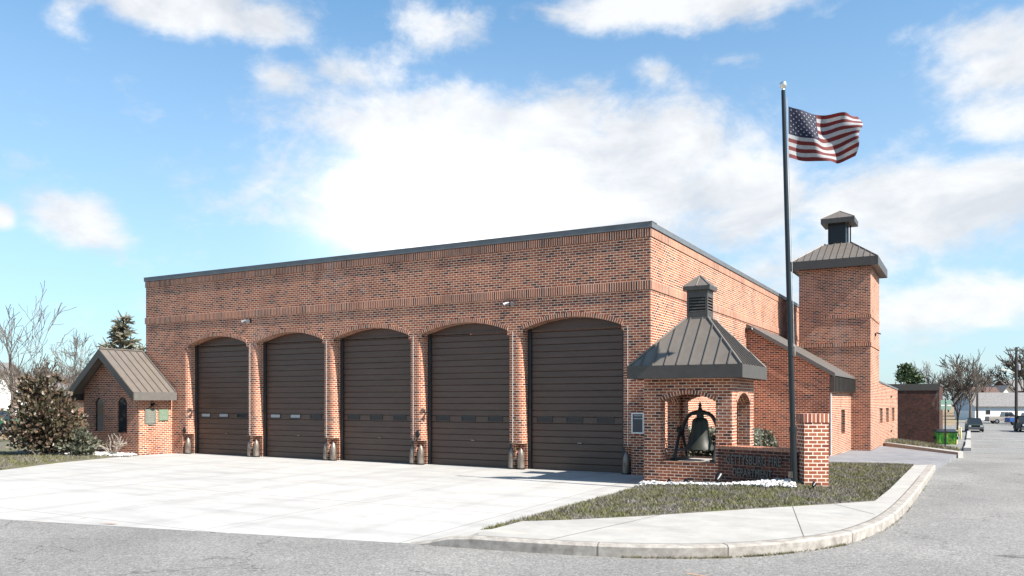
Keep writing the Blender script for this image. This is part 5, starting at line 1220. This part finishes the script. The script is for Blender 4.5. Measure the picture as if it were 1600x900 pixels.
# dumpster
v = CAM + 59 * pxdir(1477.5, 626)
t = thing('dumpster', 'green steel dumpster with black lids beside the dark brick building', 'dumpster', (v.x, v.y, hz(v.y) - .06), R(10))
GRN = paint('dumpster_green', (.05, .24, .03))
def dgreen():
    m, nt, b = newmat('dumpster_paint'); n = tnoise(nt, 2.2, 3, .5); c = ramp(nt, n, [(.40, (.02, .10, .02)), (.45, (.05, .26, .02)), (.56, (.06, .30, .03)), (.60, (.35, .42, .06)), (.66, (.04, .2, .02))]); nt.links.new(c, b.inputs['Base Color']); b.inputs['Roughness'].default_value = .5; return m
mb = MB(); mb.slab([(-.62, -.5, .15), (.62, -.5, .15), (.62, .5, .15), (-.62, .5, .15)], (0, 0, .02)); A = [(-.58, -.45, .15), (.58, -.45, .15), (.58, .5, .15), (-.58, .5, .15)]; B = [(-.68, -.62, 1.0), (.68, -.62, 1.0), (.68, .6, 1.12), (-.68, .6, 1.12)]
for i in range(4): j = (i+1) % 4; mb.face([A[i], A[j], B[j], B[i]])
for x in (-.45, 0, .45): mb.box(x-.03, x+.03, -.64, -.56, .3, .96)
mb.build('body', dgreen(), t)
mb = MB(); mb.box(-.78, -.69, -.2, .2, .5, .72); mb.box(.69, .78, -.2, .2, .5, .72); mb.build('lift_pockets', BLACK, t)
for s in (-1, 1): mb = MB(); mb.slab([(min(0, s*.70)+.01, -.68, 1.02), (max(0, s*.70)-.01, -.68, 1.02), (max(0, s*.70)-.01, .62, 1.17), (min(0, s*.70)+.01, .62, 1.17)], (0, 0, .06)); mb.build('lid', BLACK, t)
# street sign
v = CAM + 40 * pxdir(1477.5, 626); v = CAM + 36 * pxdir(1477, 626)
t = thing('sign_post', 'thin dark post carrying two small green and white panels beside the dumpster', 'sign', (v.x, v.y, hz(v.y) - .1), YAW)
zg = hz(v.y) - .1
mb = MB(); mb.tube([(0, 0, -.1), (0, 0, 1.95 - zg)], .030, 8); mb.build('post', BLACK, t)
PG = simple('faded_green_panel', (.14, .24, .19), .6, 0, .2, 9)
for s in (-1, 1):
    mb = MB(); mb.bbox(min(s*.035, s*.235), max(s*.035, s*.235), -.05, -.035, 1.45 - zg, 1.88 - zg, .004); q = mb.build('sign_panel', PG, t)
    mb = MB(); mb.box(s*.135-.07, s*.135+.07, -.056, -.051, 1.62 - zg, 1.66 - zg); mb.build('panel_stripe', WHITE, q)
# bollards at far strip
YEL = simple('faded_yellow_paint', (.55, .45, .2), .7); first = None
for k, (px_, d_) in enumerate(((1494.5, 66), (1501, 78), (1497.5, 94))):
    v = CAM + d_ * pxdir(px_, 626)
    if first is None: first = thing('parking_bollard', '', 'bollard'); mb = MB(); mb.lathe([(.09, -.1), (.09, .95), (.07, 1.0), (0, 1.03)], n=12); mb.build('post', YEL, first, smooth=True); mb = MB(); mb.lathe([(.093, .72), (.093, .82)], n=12); mb.build('stripe', WHITE, first); b = first
    else: b = copy_tree(first)
    b.location = (v.x, v.y, hz(v.y) - .05); b['label'] = ('nearest', 'middle', 'farthest')[k] + ' of the three pale yellow posts along the parking strip kerb'; b['group'] = 'pale posts on the parking strip'
# utility poles
WOOD = simple('pole_wood', (.045, .038, .034), .9, 0, .3, 6)
def upole(label, px, d, H, arm=True, rot=0):
    v = CAM + d * pxdir(px, 626); t = thing('utility_pole', label, 'utility pole', (v.x, v.y, hz(v.y) - .15), YAW + rot)
    mb = MB(); mb.tube([(0, 0, -.3), (0, 0, H)], [.21, .14], 10); mb.build('pole', WOOD, t)
    if arm:
        mb = MB(); mb.bbox(-1.4, 1.4, -.16, -.04, H-.45, H-.30, .01); mb.tube([(-.7, -.1, H-.4), (0, -.1, H-1.1)], .03, 5); mb.tube([(.7, -.1, H-.4), (0, -.1, H-1.1)], .03, 5); mb.build('crossarm', WOOD, t)
        for x in (-1.25, -.6, .6, 1.25): mb = MB(); mb.lathe([(0, H-.30), (.05, H-.29), (.07, H-.2), (.03, H-.15), (0, H-.1)], (x, -.1, 0), 8); mb.build('insulator', simple('insulator_glaze', (.3, .3, .3), .3), t)
        mb = MB(); mb.lathe([(0, H-2.9), (.2, H-2.9), (.2, H-2.2), (.12, H-2.12), (0, H-2.1)], (.3, 0, 0), 12); mb.build('transformer', simple('transformer_grey', (.3, .31, .32), .5), t)
        mb = MB(); mb.tube([(-.05, 0, H-3.3), (-1.2, 0, H-2.9), (-1.9, 0, H-2.85)], .03, 6); mb.bbox(-2.3, -1.8, -.1, .1, H-2.95, H-2.83, .02); mb.build('lamp_arm', STEEL, t)
    return v
p1 = upole('tall wooden utility pole with crossarm near the right edge', 1588, 104, 10.7)
p2 = upole('shorter plain utility pole in front of the white garage wall', 1527, 148, 8.2, False)
mb = MB()
for k, dz_ in enumerate((0, .35)):
    a = Vector((p1.x, p1.y, hz(p1.y) + 10.2 - 3.2*k)); b = Vector((p2.x, p2.y, hz(p2.y) + 7.9 - dz_)); pts = [a.lerp(b, i/12) - Vector((0, 0, .8*math.sin(math.pi*i/12))) for i in range(13)]; mb.tube(pts, .014, 4)
tag(mb.build('overhead_wire', BLACK), 'thin overhead wires strung between the two utility poles', 'wire')
# traffic marks: small orange survey paint on the street
ORG = simple('survey_paint', (.42, .25, .16), .9, 0, .5, 30)
mb = MB(); mb.face([(-5.25, -11.14, -.093), (-4.95, -11.08, -.093), (-4.90, -11.0, -.092), (-5.1, -11.06, -.093)])
mb.face([(4.05, -10.15, -.116), (4.75, -10.32, -.116), (4.74, -10.36, -.116), (4.04, -10.19, -.116)])
tag(mb.build('paint_marks', ORG), kind='structure')

scene.render.engine = 'CYCLES'
scene.cycles.max_bounces = 6
scene.render.resolution_x = 1024; scene.render.resolution_y = 576
